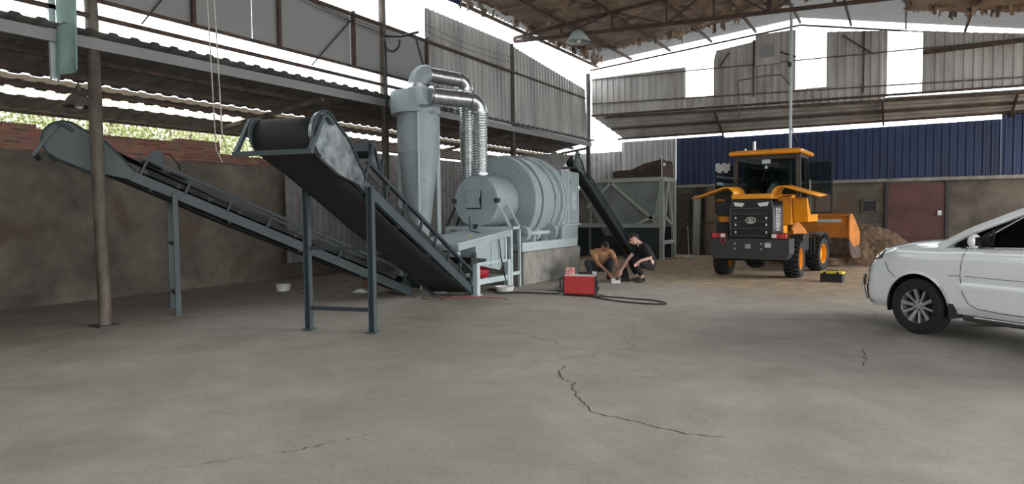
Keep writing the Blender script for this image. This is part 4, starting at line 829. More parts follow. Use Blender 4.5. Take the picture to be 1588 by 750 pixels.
# rounded side cheek with the model lettering
m = MB(); m.grid(lambda u, v: (.47+.13*math.sin(u*PI/2)-.02*v, -.66+.42*u+.08*(1-math.cos(u*PI/2))*0, .95+.83*v), 8, 4); MB().grid(lambda u, v: (-.47-.13*math.sin(u*PI/2)+.02*v, -.66+.42*u, .95+.83*v), 8, 4).build('hood_cheek', BLACK, L, solid=.02); ck = m.build('hood_cheek', BLACK, L, solid=.02)
Mt = Matrix.Translation((.545, -.555, 1.37)) @ Matrix.Rotation(math.radians(38), 4, 'Z') @ Matrix.Rotation(PI/2, 4, 'X') @ Matrix.Rotation(-PI/2, 4, 'Z')
text('model_lettering', 'ZL020BH', .135, WHITE, Mt, ck)
m = MB(); m.prism([(-.45, 1.83), (.45, 1.83), (.46, 1.95), (-.46, 1.95)], (0, -.70, 0), (1, 0, 0), (0, 0, 1), (0, 1, 0), 1.2); m.build('hood_top', YEL, L, bevel=.02)
m = MB(); m.box((0, .1, 1.35), (.8, 1.3, .8)); m.build('engine_block', BLACK, L)
# gull wing covers
for sx in (-1, 1):
    pts = [(.40, 1.90), (.45, 2.04), (.54, 2.12), (.66, 2.13), (.85, 2.07), (1.15, 1.97), (1.42, 1.89)]
    m = MB(); n = len(pts); vs = []
    for y_, dz in ((-.62, -.02), (-.1, 0), (.35, .02)): vs += [(sx*a, y_-(.0), b+dz) for a, b in pts]
    m.add(vs, [(j*n+i, j*n+i+1, (j+1)*n+i+1, (j+1)*n+i) for j in range(2) for i in range(n-1)], True)
    c_ = m.build('engine_cover', YEL, L, solid=.03)
    m = MB(); m.bar((sx*.5, -.3, 1.85), (sx*1.1, -.3, 1.98), .02, .02); m.build('gas_strut', BLACK, c_)
# rear yellow body, tanks and steps
m = MB(); m.prism([(.30, 1.22), (.86, 1.22), (.86, 1.95), (.30, 1.95)], (.36, 0, 0), (0, 1, 0), (0, 0, 1), (1, 0, 0), .32); m.box((.52, .1, 1.06), (.14, .4, .3)); m.build('side_body', YEL, L, bevel=.015)
m = MB(); m.box((-.66, .0, 1.36), (.3, .8, .14)); m.box((-.62, .55, 1.45), (.2, .5, .8)); m.build('side_body', YEL, L, bevel=.015)
for c_, d_ in (((-.68, -.3, 1.62), (.34, .4, .34)), ((-.72, -.2, 1.15), (.3, .5, .3)), ((.75, .95, .78), (.3, .7, .4)), ((-.75, .95, .78), (.3, .7, .4))): MB().box(c_, d_).build('side_tank', BLACK, L, bevel=.02)
m = MB(); m.prism([(.25, 1.84), (.34, 1.86), (.75, 1.46), (1.75, 1.46), (1.75, 1.28), (.45, 1.28)], (.70, 0, 0), (0, 1, 0), (0, 0, 1), (1, 0, 0), .32); m.build('cab_fender', YEL, L, bevel=.01); m = MB(); m.prism([(.25, 1.84), (.34, 1.86), (.75, 1.46), (1.75, 1.46), (1.75, 1.28), (.45, 1.28)], (-1.08, 0, 0), (0, 1, 0), (0, 0, 1), (1, 0, 0), .2); m.build('cab_fender', YEL, L, bevel=.01)
m = MB(); m.box((0, .6, .72), (.6, 2.0, .3)); m.box((0, 2.3, .75), (.6, 1.5, .5), FM); m.lathe([(0, .5), (.14, .5), (.14, 1.1), (0, 1.1)], (0, 0, 1), (0, 1.15, 0), 16); m.build('chassis', BLACK, L)
for sx in (-1, 1):
    m = MB(); m.grid(lambda u, v: (sx*(.62+.36*v), 2.25+.55*math.cos(PI*(.12+.55*u)), .46+.52*math.sin(PI*(.12+.55*u))), 12, 1, FM); m.build('front_mudguard', DARKG, L, solid=.02)
    m = MB()
    for k in range(3): m.box((sx*(.75+.09*k), 1.58-.0, .68), (.05, .03, .42), FM)
    m.build('step_strip', BLACK, L)
# cab
CX, CY0, CY1, CZ0, CZ1 = .76, .75, 2.0, 1.5, 2.92
m = MB()
for sx in (-1, 1):
    m.bar((sx*CX, CY0, CZ0), (sx*(CX-.03), CY0, CZ1), .1, .1, (0, 1, 0)); m.bar((sx*CX, CY1, CZ0), (sx*(CX-.05), CY1-.12, CZ1), .09, .09, (0, 1, 0))
    m.bar((sx*(CX-.03), CY0, CZ1-.02), (sx*(CX-.05), CY1-.12, CZ1-.02), .08, .08)
for yy in (CY0, CY1-.1): m.bar((-CX, yy, CZ1-.04), (CX, yy, CZ1-.04), .06, .1)
for yy in (CY0, CY1): m.bar((-CX, yy, CZ0+.2), (CX, yy, CZ0+.2), .05, .08)
m.build('cab_frame', POLED, L)
m = MB(); m.box((0, 1.32, 2.985), (1.72, 1.66, .1), bev=.03); m.box((0, 1.32, 3.04), (1.5, 1.4, .04)); m.build('cab_roof', YEL, L)
MB().box((0, 1.3, CZ0+.02), (1.4, 1.2, .08)).build('cab_floor', BLACK, L)
MB().box((0, CY0-.01, 2.32), (1.42, .012, 1.12)).build('rear_window', GLASS, L)
MB().box((0, CY1-.06, 2.32), (1.42, .012, 1.12), None).build('windscreen', GLASS, L)
MB().box((-.0, CY1-.1, CZ0+.1), (1.42, .04, .3)).build('dashboard', BLACK, L)
m = MB(); m.box((0, 1.2, 1.75), (.46, .46, .14), bev=.04); m.box((0, .98, 2.05), (.44, .12, .5), bev=.03); m.build('driver_seat', BLACK, L)
m = MB(); m.tube([V((.19*math.cos(a), 1.62, 2.12+.19*math.sin(a))) for a in [2*PI*i/24 for i in range(24)]], .015, 8, closed=True); m.tube([(0, 1.64, 2.12), (0, 1.8, 1.8)], .03, 8); m.bar((-.18, 1.63, 2.12), (.18, 1.63, 2.12), .02, .02); m.build('steering_wheel', BLACK, L)
m = MB(); m.box((-.0, .72, 2.77), (.2, .006, .1)); m.prism([(-.05, 2.6), (.05, 2.6), (0, 2.7)], (0, .72, 0), (1, 0, 0), (0, 0, 1), (0, 1, 0), .006); m.build('window_sticker', DRYL, L)
m = MB(); m.bar((0, .715, 2.58), (-.1, .715, 2.3), .015, .012); m.build('wiper_arm', BLACK, L)
m = MB(); m.tube([(-.52, 1.7, 3.0), (-.52, 1.7, 3.38)], .04, 12); m.tube([(-.75, 1.7, 3.0), (-.75, 1.7, 3.2)], .03, 10); m.build('exhaust_stack', ALLOY, L)
for sx in (-1, 1):
    x0_, x1_ = sx*.84, sx*1.42; yy = 1.15 if sx > 0 else 1.35
    dr = MB(); 
    for (a, b) in (((x0_, 1.5), (x1_, 1.5)), ((x0_, 2.78), (x1_, 2.74)), ((x1_, 1.5), (x1_, 2.74)), ((x0_, 1.5), (x0_, 2.78)), ((x0_, 1.95), (x1_, 1.95))): dr.bar((a[0], yy, a[1]), (b[0], yy+.0, b[1]), .035, .045, (0, 1, 0))
    dr.box(((x0_+x1_)/2, yy, 1.72), (abs(x1_-x0_), .03, .42)) if sx < 0 else None
    d_ = dr.build('cab_door', BLACK, L); MB().box(((x0_+x1_)/2, yy, 2.35 if True else 2.2), (abs(x1_-x0_)-.03, .01, .76)).build('door_glass', GLASS, d_)
    MB().box((x0_+sx*.1, yy-.04, 2.15), (.03, .04, .3)).build('door_handle', ALLOY, d_)
# torn film strip hanging in the open left door
m = MB()
for i in range(7): m.box((-1.40+.055*i, 1.31, 2.72-.02*(i % 3)), (.05, .01, .2+.03*((i*5) % 3)))
m.build('torn_film', WHITE, L)
# boom and bucket
m = MB()
for sx in (-1, 1): m.prism([(1.5, 1.1), (1.75, 1.35), (2.5, 1.05), (3.25, .55), (3.3, .38), (3.1, .38), (2.4, .8), (1.7, .95)], (sx*.38-.04, 0, 0), (0, 1, 0), (0, 0, 1), (1, 0, 0), .08, FM)
m.box((0, 2.5, .85), (.8, .14, .2), FM); m.box((0, 1.75, 1.1), (.85, .3, .5), FM); m.build('boom_arm', YELR, L)
for sx in (-1, 1):
    m = MB(); m.tube([FM @ V((sx*.2, 1.7, .85)), FM @ V((sx*.2, 2.3, .9))], .06, 12); m.tube([FM @ V((sx*.2, 2.3, .9)), FM @ V((sx*.2, 2.75, .95))], .03, 10); m.build('hydraulic_ram', ALLOY, L)
m = MB()
for sx in (-.5,): m.tube([FM @ V(p) for p in ((sx, 1.8, 1.35), (sx+.1, 2.3, 1.15), (sx+.3, 2.9, .8), (sx+.25, 3.1, .75), (sx+.3, 2.95, 1.2), (sx+.15, 3.0, 1.35))], .018, 8)
m.build('hydraulic_hose', BLACK, L)
bw = 1.08; bp2 = [(3.3, 1.42), (3.22, 1.1), (3.2, .82)]
m = MB(); n = len(bp2); vs = []
for sx in (-1, 1): vs += [(sx*bw+.2, a, b) for a, b in bp2]
m.add(vs, [(i, i+1, n+i+1, n+i) for i in range(n-1)], False, FM); bk = m.build('bucket_back', YELR, L, solid=.03)
bp2 = [(3.2, .82), (3.22, .6), (3.3, .42), (3.5, .28), (3.85, .24), (4.25, .26)]; m = MB(); n = len(bp2); vs = []
for sx in (-1, 1): vs += [(sx*bw+.2, a, b) for a, b in bp2]
m.add(vs, [(i, i+1, n+i+1, n+i) for i in range(n-1)], False, FM); m.build('worn_bucket_floor', RUST, L, solid=.03)
for sx in (-1, 1): MB().prism([(3.2, 1.40), (3.42, 1.46), (4.15, .95), (4.1, .62), (3.6, .56), (3.17, .8)], (sx*bw-.02+.2, 0, 0), (0, 1, 0), (0, 0, 1), (1, 0, 0), .04, FM).build('bucket_side', YELR, L)
for sx in (-1, 1): MB().prism([(3.19, .8), (3.6, .57), (4.1, .63), (4.24, .28), (3.85, .23), (3.5, .27), (3.29, .43)], (sx*bw-.015+.2, 0, 0), (0, 1, 0), (0, 0, 1), (1, 0, 0), .03, FM).build('worn_side_plate', RUST, L)
m = MB(); m.bar((-bw+.2, 3.28, 1.42), (bw+.2, 3.28, 1.42), .08, .06, (0, 0, 1), FM)
for x in (-.2, .2, .6): m.prism([(3.0, .5), (3.2, .75), (3.25, .4)], (x, 0, 0), (0, 1, 0), (0, 0, 1), (1, 0, 0), .03, FM)
m.build('bucket_edge', YELR, L)
MB().box((.78, 3.19, 1.27), (.62, .012, .08), FM).build('painted_glare', DRYL, L)  # pale strip standing in for glare on the yellow bucket paint
# ---------------------------------------------------------------- sand pile
def pile(u, v):
    x = -3.4+5.4*u; yy = 19.9+3.3*v
    cx, cy = -.9, 21.9; d = math.hypot((x-cx)/1.75, (yy-cy)/1.5); z = 1.2*max(0, 1-d)**.8; d2 = math.hypot((x+2.3)/1.5, (yy-21.6)/1.5); z = max(z, .95*max(0, 1-d2)**.8)
    if z > .01: z += .14*noise.noise(V((x*2.4, yy*2.4, 0)))+.07*noise.noise(V((x*7, yy*7, 3)))+.03*noise.noise(V((x*19, yy*19, 3)))
    return (x, yy, max(z, -.0)+.004)
tag(MB().grid(pile, 130, 80).build('sand_pile', SAND), 'heap of brown sandy earth behind the loader bucket', 'sand', kind='stuff')
for k, (a, b, lb) in enumerate((((-.55, 21.0, 1.08), (.32, 21.0, .28), 'pale plank sticking down the right slope of the earth heap'), ((-.8, 21.05, 1.0), (.12, 20.9, .3), 'pale plank lying lower across the earth heap'), ((-1.2, 21.1, 1.12), (-.5, 21.1, 1.14), 'short stick lying on top of the earth heap'))):
    tag(MB().bar(a, b, .05, .03).build('wooden_plank', TIMBER), lb, 'plank')
# ---------------------------------------------------------------- toolbox
t = thing('tool_box', 'black toolbox with yellow lid on the floor in front of the loader wheel', 'toolbox', (-1.29, 15.62, 0), math.radians(-8))
MB().box((0, 0, .09), (.44, .22, .18), bev=.01).build('box_base', BLACK, t); MB().box((0, 0, .205), (.46, .23, .05), bev=.012).build('box_lid', YPL, t)
m = MB(); m.box((-.13, -.12, .18), (.05, .02, .09)); m.box((.13, -.12, .18), (.05, .02, .09)); m.build('latch', BLACK, t); m = MB(); m.bar((-.1, 0, .25), (.1, 0, .25), .03, .02); m.box((-.1, 0, .24), (.02, .03, .03)); m.box((.1, 0, .24), (.02, .03, .03)); m.build('box_handle', BLACK, t)

# ================================================================ people
def skin(name, chains, m, parent, sub=2):
    verts = []; edges = []; rad = []; idx = {}
    for ch in chains:
        pv = None
        for (p, r) in ch:
            key = tuple(round(c, 4) for c in p)
            if key not in idx: idx[key] = len(verts); verts.append(p); rad.append(r)
            i = idx[key]
            if pv is not None and pv != i: edges.append((pv, i))
            pv = i
    me = bpy.data.meshes.new(name); me.from_pydata(verts, edges, []); o = bpy.data.objects.new(name, me); COL.objects.link(o); o.parent = parent
    sk = o.modifiers.new('sk', 'SKIN'); sk.use_smooth_shade = True
    for i, r in enumerate(rad):
        r = r if isinstance(r, tuple) else (r, r); me.skin_vertices[0].data[i].radius = r
    me.skin_vertices[0].data[0].use_root = True
    s_ = o.modifiers.new('ss', 'SUBSURF'); s_.levels = sub; s_.render_levels = sub; me.materials.append(m); return o
def hand(parent, wrist, dirv, side, m, curl=.6):
    w0 = V(wrist); d = V(dirv).normalized(); s_ = V(side); s_ = (s_-d*s_.dot(d)).normalized(); n_ = d.cross(s_); chs = []
    root = w0+d*.01; palm = w0+d*.055; ch0 = [(tuple(w0), .026), (tuple(palm), (.032, .017))]; chs.append(ch0)
    for k, (o_, ln) in enumerate(((-.03, .062), (-.01, .075), (.011, .072), (.03, .056))):
        b0 = palm+s_*o_*.7+d*.018; p1 = b0+(d*math.cos(curl*.5)-n_*math.sin(curl*.5))*ln*.45; p2 = p1+(d*math.cos(curl*1.3)-n_*math.sin(curl*1.3))*ln*.35; p3 = p2+(d*math.cos(curl*2)-n_*math.sin(curl*2))*ln*.25
        chs.append([(tuple(palm), (.032, .017)), (tuple(b0), .0105), (tuple(p1), .0092), (tuple(p2), .0085), (tuple(p3), .007)])
    t0 = w0+d*.02-s_*.028; chs.append([(tuple(w0), .026), (tuple(t0), .013), (tuple(t0+d*.03-s_*.018), .011), (tuple(t0+d*.055-s_*.016-n_*.012), .009)])
    return chs
def head(parent, c, fwd, up, skinm, r=.098, hair=True):
    c = V(c); f = V(fwd).normalized(); u = V(up); u = (u-f*u.dot(f)).normalized(); s_ = f.cross(u); M_ = Matrix(((s_.x, f.x, u.x, c.x), (s_.y, f.y, u.y, c.y), (s_.z, f.z, u.z, c.z), (0, 0, 0, 1)))
    def hf(k, hairm):
        def fn(a, b):
            th_ = a*2*PI; ph_ = b*PI; x = math.sin(ph_)*math.sin(th_); y_ = math.sin(ph_)*math.cos(th_); z = math.cos(ph_)
            X, Y_, Z = x*.078, y_*.098, z*.115
            if z < 0: X *= 1+.25*z; Y_ = Y_*(1+.12*z)+(.018*(-z) if y_ > 0 else -.0)
            if not hairm:
                if y_ > .75:
                    Y_ += .022*math.exp(-((x/.16)**2+((z+.12)/.22)**2)); Y_ += .008*math.exp(-((x/.3)**2+((z+.5)/.08)**2)); Y_ -= .008*(math.exp(-(((abs(x)-.36)/.16)**2+((z-.08)/.12)**2)))
            return (X*k, Y_*k, Z*k)
        return fn
    m = MB(); m.grid(hf(1, False), 36, 26, M_)
    for sx in (-1, 1): m.lathe([(0, 0), (.022, .002), (.028, .01), (.02, .016), (0, .012)], (sx, -.2, 0), (sx*.076, -.006, -.005), 12, M_)
    h = m.build('head', skinm, parent)
    m = MB(); m.grid(hf(1.09, True), 36, 26, M_, keep=lambda a, b: b < .36 or (b < .62 and .27 < a < .73)); m.build('hair', HAIR, h, solid=.01)
    m = MB()
    for sx in (-1, 1): m.lathe([(0, -.002), (.009, 0), (.011, .004), (0, .009)], (0, 1, 0), (sx*.03, .088, .012), 10, M_); m.box((sx*.03, .096, .033), (.035, .008, .007), M_)
    m.build('eye', HAIR, h); m = MB(); m.box((0, .102, -.058), (.042, .008, .009), M_); m.build('mouth', REDD if False else DOORM, h)
    return h
def person(label, loc, J, skinm, topm, legm, shoem, apr=None):
    # J: joints in the frame (a: right in the photo, b: towards the camera, z: up)
    t = thing('person', label, 'person', loc)
    g = {k: tuple(R0*v[0]-F0*v[1]+Z0*v[2]) for k, v in J.items()}
    mid = lambda a, b, u=.5: tuple(V(g[a])*(1-u)+V(g[b])*u)
    body = [[(g['pelvis'], (.15, .12)), (g['waist'], (.13, .10)), (g['chest'], (.16, .115)), (g['neck0'], (.075, .07)), (g['neck'], .052), (g['headb'], .05)]]
    for s_ in 'lr':
        body.append([(g['pelvis'], (.15, .12)), (g['hip'+s_], .08), (mid('hip'+s_, 'knee'+s_), .065), (g['knee'+s_], .045), (mid('knee'+s_, 'ankle'+s_, .35), .045), (g['ankle'+s_], .038)])
        body.append([(g['chest'], (.16, .115)), (g['sh'+s_], .06), (mid('sh'+s_, 'el'+s_), .046), (g['el'+s_], .038), (mid('el'+s_, 'wr'+s_, .3), .036), (g['wr'+s_], .024)])
    for s_ in 'lr':
        d = V(g['wr'+s_])-V(g['el'+s_]); body += [[(p, r) for p, r in ch] for ch in hand(t, g['wr'+s_], d*.6+V((0, 0, -.15)), R0*(1 if s_ == 'l' else -1), skinm)]
    # merge hand roots with the wrist vertex
    b = skin('body', body, skinm, t)
    e = .014
    top = [[(g['waist'], (.15, .12)), (g['chest'], (.18, .135)), (g['neck0'], (.085, .08))]]
    for s_ in 'lr':
        ce = g['sl'+s_] if 'sl'+s_ in g else mid('sh'+s_, 'el'+s_, .75)
        top.append([(g['chest'], (.18, .135)), (g['sh'+s_], .08), (mid('sh'+s_, 'el'+s_, .4), .07), (ce, .064)])
    top[0].insert(0, (g['pelvis'], (.165, .135))); skin('shirt', top, topm, t)
    leg = [[(g['pelvis'], (.168, .14)), (mid('pelvis', 'waist', .6), (.15, .125))]]
    for s_ in 'lr': leg.append([(g['pelvis'], (.168, .14)), (g['hip'+s_], .112), (mid('hip'+s_, 'knee'+s_), .098), (g['knee'+s_], .095), (mid('knee'+s_, 'ankle'+s_, .4), .082), (mid('knee'+s_, 'ankle'+s_, .9), .06)])
    skin('trousers', leg, legm, t)
    for s_ in 'lr': skin('shoe', [[(tuple(V(g['ankle'+s_])+V((0, 0, .0))), .048), (tuple(V(g['heel'+s_])), (.042, .038)), (mid('heel'+s_, 'toe'+s_), (.046, .036)), (g['toe'+s_], (.042, .026))]], shoem, t)
    head(t, g['head'], R0*J['look'][0]-F0*J['look'][1]+Z0*J['look'][2], R0*J['up'][0]-F0*J['up'][1]+Z0*J['up'][2], skinm)
    return t
def gp(x, y, d): # world point on the floor at photo column x, depth d (for the two crouching workers)
    return F0*d+R0*((x-794)/1000*d)
P1 = dict(pelvis=(-.02, -.28, .27), waist=(0, -.2, .42), chest=(.02, -.04, .58), neck0=(.04, .06, .68), neck=(.05, .1, .71), headb=(.06, .15, .75), head=(.07, .21, .785), look=(.15, .72, -.7), up=(.1, .7, .7),
  hipl=(-.12, -.27, .26), kneel=(-.33, .06, .43), anklel=(-.22, -.02, .09), heell=(-.22, -.06, .045), toel=(-.25, .14, .035),
  hipr=(.09, -.27, .26), kneer=(.24, .08, .47), ankler=(.16, -.02, .09), heelr=(.16, -.06, .045), toer=(.2, .14, .035),
  shl=(-.18, .02, .65), ell=(-.1, .2, .40), wrl=(.16, .36, .16), shr=(.23, .04, .66), elr=(.32, .22, .42), wrr=(.31, .38, .2))
person('crouching person in a tan shirt and dark trousers reaching down to the small tool', tuple(gp(932, 0, 14.95)), P1, SKIN, TAN, TROUS, BLACK)
P2 = dict(pelvis=(.22, -.05, .34), waist=(.19, -.02, .48), chest=(.08, 0, .66), neck0=(-.01, .01, .78), neck=(-.05, .01, .82), headb=(-.09, .01, .85), head=(-.13, .01, .885), look=(-.78, .2, -.55), up=(-.5, 0, .8),
  hipl=(.2, -.14, .33), kneel=(-.2, -.18, .50), anklel=(-.02, -.16, .1), heell=(.03, -.16, .05), toel=(-.17, -.18, .035),
  hipr=(.2, .08, .33), kneer=(-.16, .14, .47), ankler=(.03, .1, .1), heelr=(.08, .1, .05), toer=(-.13, .12, .035),
  shl=(.02, -.15, .73), ell=(-.2, -.1, .50), wrl=(-.38, .02, .26), shr=(.06, .17, .72), elr=(.16, .26, .52), wrr=(-.1, .3, .45), slr=(.155, .258, .525))
p2_ = person('crouching person with black hair, black shirt and black trousers turned towards the tool', tuple(gp(993, 0, 14.3)), P2, SKINL, CLOTH, CLOTH, BLACK); p2_.scale = (1.09, 1.09, 1.09)
tp = gp(955, 0, 14.25)
t = thing('power_tool', 'small white and black power tool on the floor between the two crouching people', 'tool', (tp.x, tp.y, 0), YAW)
m = MB(); m.tube([(-.1, 0, .06), (.02, 0, .06), (.1, 0, .065)], [.035, .045, .04], 14); m.box((0, 0, .015), (.2, .1, .03)); m.build('tool_body', WHITE, t); MB().box((.03, -.03, .09), (.08, .05, .05)).build('tool_trigger', BLACK, t); MB().lathe([(0, 0), (.06, 0), (.06, .01), (0, .01)], (1, 0, 0), (.12, 0, .07), 20).build('tool_disc', DARKG, t)
t = thing('black_bag', 'black cloth bag slumped on the floor between the crouching people', 'bag', tuple(gp(968, 0, 14.62)), YAW)
MB().grid(lambda u, v: ((.12+.03*math.sin(u*9))*math.cos(2*PI*u)*(1-.65*v), .1*math.sin(2*PI*u)*(1-.65*v), .30*v+.01*math.sin(u*20)), 24, 8).build('bag_body', CLOTH, t, solid=.01)

# ================================================================ car
CA = math.radians(52); cn_ = V((math.cos(CA), math.sin(CA), 0)); cc = V((.16, 9.57, 0))+cn_*.90
K = thing('car', 'white suv with silver ten spoke alloy wheels, its front towards the loader', 'car', (cc.x, cc.y, 0), CA)
plan = [(1.02, 0), (1.015, .25), (.99, .45), (.93, .62), (.83, .75), (.69, .83), (.5, .86), (.3, .895), (0, .915), (-.4, .925), (-.9, .925), (-1.5, .925), (-2.1, .925), (-2.7, .915), (-3.05, .88), (-3.3, .80), (-3.45, .66), (-3.5, .4), (-3.51, 0)]
cum = [0]
for a, b in zip(plan, plan[1:]): cum.append(cum[-1]+math.hypot(b[0]-a[0], b[1]-a[1]))
def pl_at(u):
    d = u*cum[-1]
    for i in range(len(plan)-1):
        if d <= cum[i+1] or i == len(plan)-2:
            f = min(1, (d-cum[i])/(cum[i+1]-cum[i])); p0 = plan[max(i-1, 0)]; p1 = plan[i]; p2 = plan[i+1]; p3 = plan[min(i+2, len(plan)-1)]
            cr = lambda a, b, c, d_: .5*(2*b+(c-a)*f+(2*a-5*b+4*c-d_)*f*f+(3*b-a-3*c+d_)*f**3)
            if i == 0: p0 = (p2[0], -p2[1])
            return cr(p0[0], p1[0], p2[0], p3[0]), cr(p0[1], p1[1], p2[1], p3[1])
def interp(t_, x):
    for (a, b), (c, d) in zip(t_, t_[1:]):
        if (a <= x <= c) or (a >= x >= c): u = (x-a)/(c-a); u = u*u*(3-2*u)*.5+u*.5; return b+(d-b)*u
    return t_[0][1] if abs(x-t_[0][0]) < abs(x-t_[-1][0]) else t_[-1][1]
ztop = [(1.02, .88), (.9, .97), (.75, 1.03), (.45, 1.075), (.1, 1.09), (-.3, 1.10), (-.6, 1.125), (-3.0, 1.16), (-3.51, 1.1)]
zbot = [(.95, .34), (.8, .27), (.45, .28), (.0, .3), (-.6, .33), (-2.6, .33), (-3.51, .36)]
def side_pt(u, v, off=0):
    s_, x = pl_at(u); zb = interp(zbot, s_); zt = interp(ztop, s_); z = zb+(zt-zb)*v
    s2, x2 = pl_at(min(1, u+.002)); s1, x1 = pl_at(max(0, u-.002)); tx, ty = s2-s1, x2-x1; l_ = math.hypot(tx, ty) or 1; nx, ny = -ty/l_, tx/l_
    if nx*1+ny*x < 0 and u < .1: nx, ny = -nx, -ny
    nx, ny = (ty/l_, -tx/l_)
    front = max(0, min(1, (s_-.35)/.5)); ins = interp([(0, .06), (.12, .015), (.35, 0), (.6, .004), (.8, .02), (.93, .045), (1, .075)], v)+front*interp([(0, .02), (.2, 0), (.5, .01), (.75, .03), (.9, .07), (1, .13)], v)
    # crease along the lower doors
    ins += .012*math.exp(-((z-.73)/.02)**2)*(1 if -2.4 < s_ < -.55 else 0)-.012*math.exp(-((z-.66)/.035)**2)*(1 if -2.4 < s_ < -.55 else 0)
    return V((-(x-0)-0*ny, s_, z))+V((ny, nx, 0))*0 if False else V((-(x+(ny if ny < 0 else ny)*0), s_, z)), (nx, ny), ins
def body_pt(u, v, off=0.0):
    p, (nx, ny), ins = side_pt(u, v)
    # outward normal in (s, x): make it point away from the middle of the car
    cxs, cxx = -1.2, 0
    if nx*(p.y-cxs)*.3+ny*(-p.x) < 0: nx, ny = -nx, -ny
    k = off-ins; return V((p.x-ny*k, p.y+nx*k, p.z))
WHC = [(0, .35), (-2.69, .35)]
NU, NV = 220, 30
m = MB(); vs = []
for j in range(NV+1):
    for i in range(NU+1):
        p = body_pt(i/NU, j/NV)
        for (ws, wz) in WHC:
            d = math.hypot(p.y-ws, p.z-wz)
            if abs(p.x) > .7 and d < .415+.03 and d > .415-.03 and d > 0: f = .415/d; p = V((p.x, ws+(p.y-ws)*f, wz+(p.z-wz)*f))
        vs.append(p)
fs = []
for j in range(NV):
    for i in range(NU):
        q = (j*(NU+1)+i, j*(NU+1)+i+1, (j+1)*(NU+1)+i+1, (j+1)*(NU+1)+i); c = (vs[q[0]]+vs[q[1]]+vs[q[2]]+vs[q[3]])/4
        if abs(c.x) > .7 and any(math.hypot(c.y-ws, c.z-wz) < .413 for ws, wz in WHC): continue
        fs.append(q)
m.add(vs, fs, True); m.add([V((-v_.x, v_.y, v_.z)) for v_ in vs], [tuple(reversed(f)) for f in fs], True)
m.build('body_shell', CARW, K, weld=True)
# hood
def topedge(s_):
    lo_, hi_ = .0, .6
    for _ in range(40):
        mid_ = (lo_+hi_)/2
        if body_pt(mid_, 1).y > s_: lo_ = mid_
        else: hi_ = mid_
    return body_pt(lo_, 1)
hs = body_pt(0, 1).y-.001; he = -.50
def hood(u, v):
    s_ = hs+(he-hs)*(u**1.0); e_ = topedge(s_); x = e_.x*(1-2*v); cr_ = interp([(.9, .0), (.8, .03), (.6, .06), (.3, .085), (-.1, .1), (-.62, .09)], s_)
    w_ = (1-2*v); return (x, s_, e_.z+cr_*(1-abs(w_)**2.6))
m = MB(); m.grid(hood, 36, 30); m.build('hood', CARW, K)
# arch liners
for sx in (-1, 1):
    for k_, (ws, wz) in enumerate(WHC):
        m = MB(); m.grid(lambda u, v: (sx*(.60+.285*v), ws+.416*math.cos(-.25+u*(PI+.5)), wz+.416*math.sin(-.25+u*(PI+.5))), 24, 1); m.grid(lambda u, v: (sx*.60, ws+.416*math.cos(-.25+u*(PI+.5))*v, wz+.416*math.sin(-.25+u*(PI+.5))*v), 24, 1); m.build('wheel_arch_liner', BLACK, K)
m = MB(); m.box((0, -1.3, .40), (1.6, 4.0, .12)); m.box((0, -1.3, .32), (1.2, 3.6, .1)); m.build('underbody', BLACK, K)
# wheels
def carwheel(x, y_, sd):
    M_ = Matrix.Translation((x, y_, .352)) @ Matrix.Rotation(math.radians(0), 4, 'Z')
    m = MB(); h = .113; m.lathe([(.215, -h*.8), (.23, -h), (.30, -h*1.08), (.335, -h*.95), (.35, -h*.7), (.352, 0), (.35, h*.7), (.335, h*.95), (.30, h*1.08), (.23, h), (.215, h*.8)], (1, 0, 0), (0, 0, 0), 56, M_); w_ = m.build('wheel', RUB, K)
    m = MB(); f_ = sd*h*.82; m.lathe([(.235, f_), (.225, f_+sd*.01), (.215, f_-sd*.01), (.205, f_-sd*.06), (.2, -f_)], (1, 0, 0), (0, 0, 0), 56, M_)
    for i in range(10):
        a = 2*PI*i/10+.16; ca, sa = math.cos(a), math.sin(a); w0_, w1_ = (.012, .015) if i % 2 else (.017, .024)
        P_ = lambda r, tt, xx: (xx, r*ca-tt*sa, r*sa+tt*ca)
        xi, xo = f_-sd*.035, f_-sd*.002
        m.add([P_(.05, -w0_, xi), P_(.05, w0_, xi), P_(.22, w1_, xo), P_(.22, -w1_, xo), P_(.05, -w0_, xi-sd*.03), P_(.05, w0_, xi-sd*.03), P_(.22, w1_, xo-sd*.03), P_(.22, -w1_, xo-sd*.03)], [(0, 1, 2, 3), (4, 7, 6, 5), (0, 4, 5, 1), (1, 5, 6, 2), (2, 6, 7, 3), (3, 7, 4, 0)], False, M_)
    m.lathe([(.07, f_-sd*.06), (.068, f_-sd*.028), (.03, f_-sd*.02), (0, f_-sd*.018)], (1, 0, 0), (0, 0, 0), 24, M_)
    m.build('alloy_rim', ALLOY, w_)
    m = MB()
    for i in range(5): a = 2*PI*i/5+.5; m.lathe([(0, -.01), (.011, -.01), (.011, .008), (0, .008)], (1, 0, 0), (f_-sd*.03, .05*math.cos(a), .05*math.sin(a)), 8, M_)
    m.lathe([(0, -.02), (.17, -.02), (.17, .01), (0, .01)], (1, 0, 0), (f_-sd*.11, 0, 0), 32, M_); m.build('brake_disc', BLACK, w_)
for y_ in (0, -2.69):
    for sx in (-1, 1): carwheel(sx*.79, y_, sx)
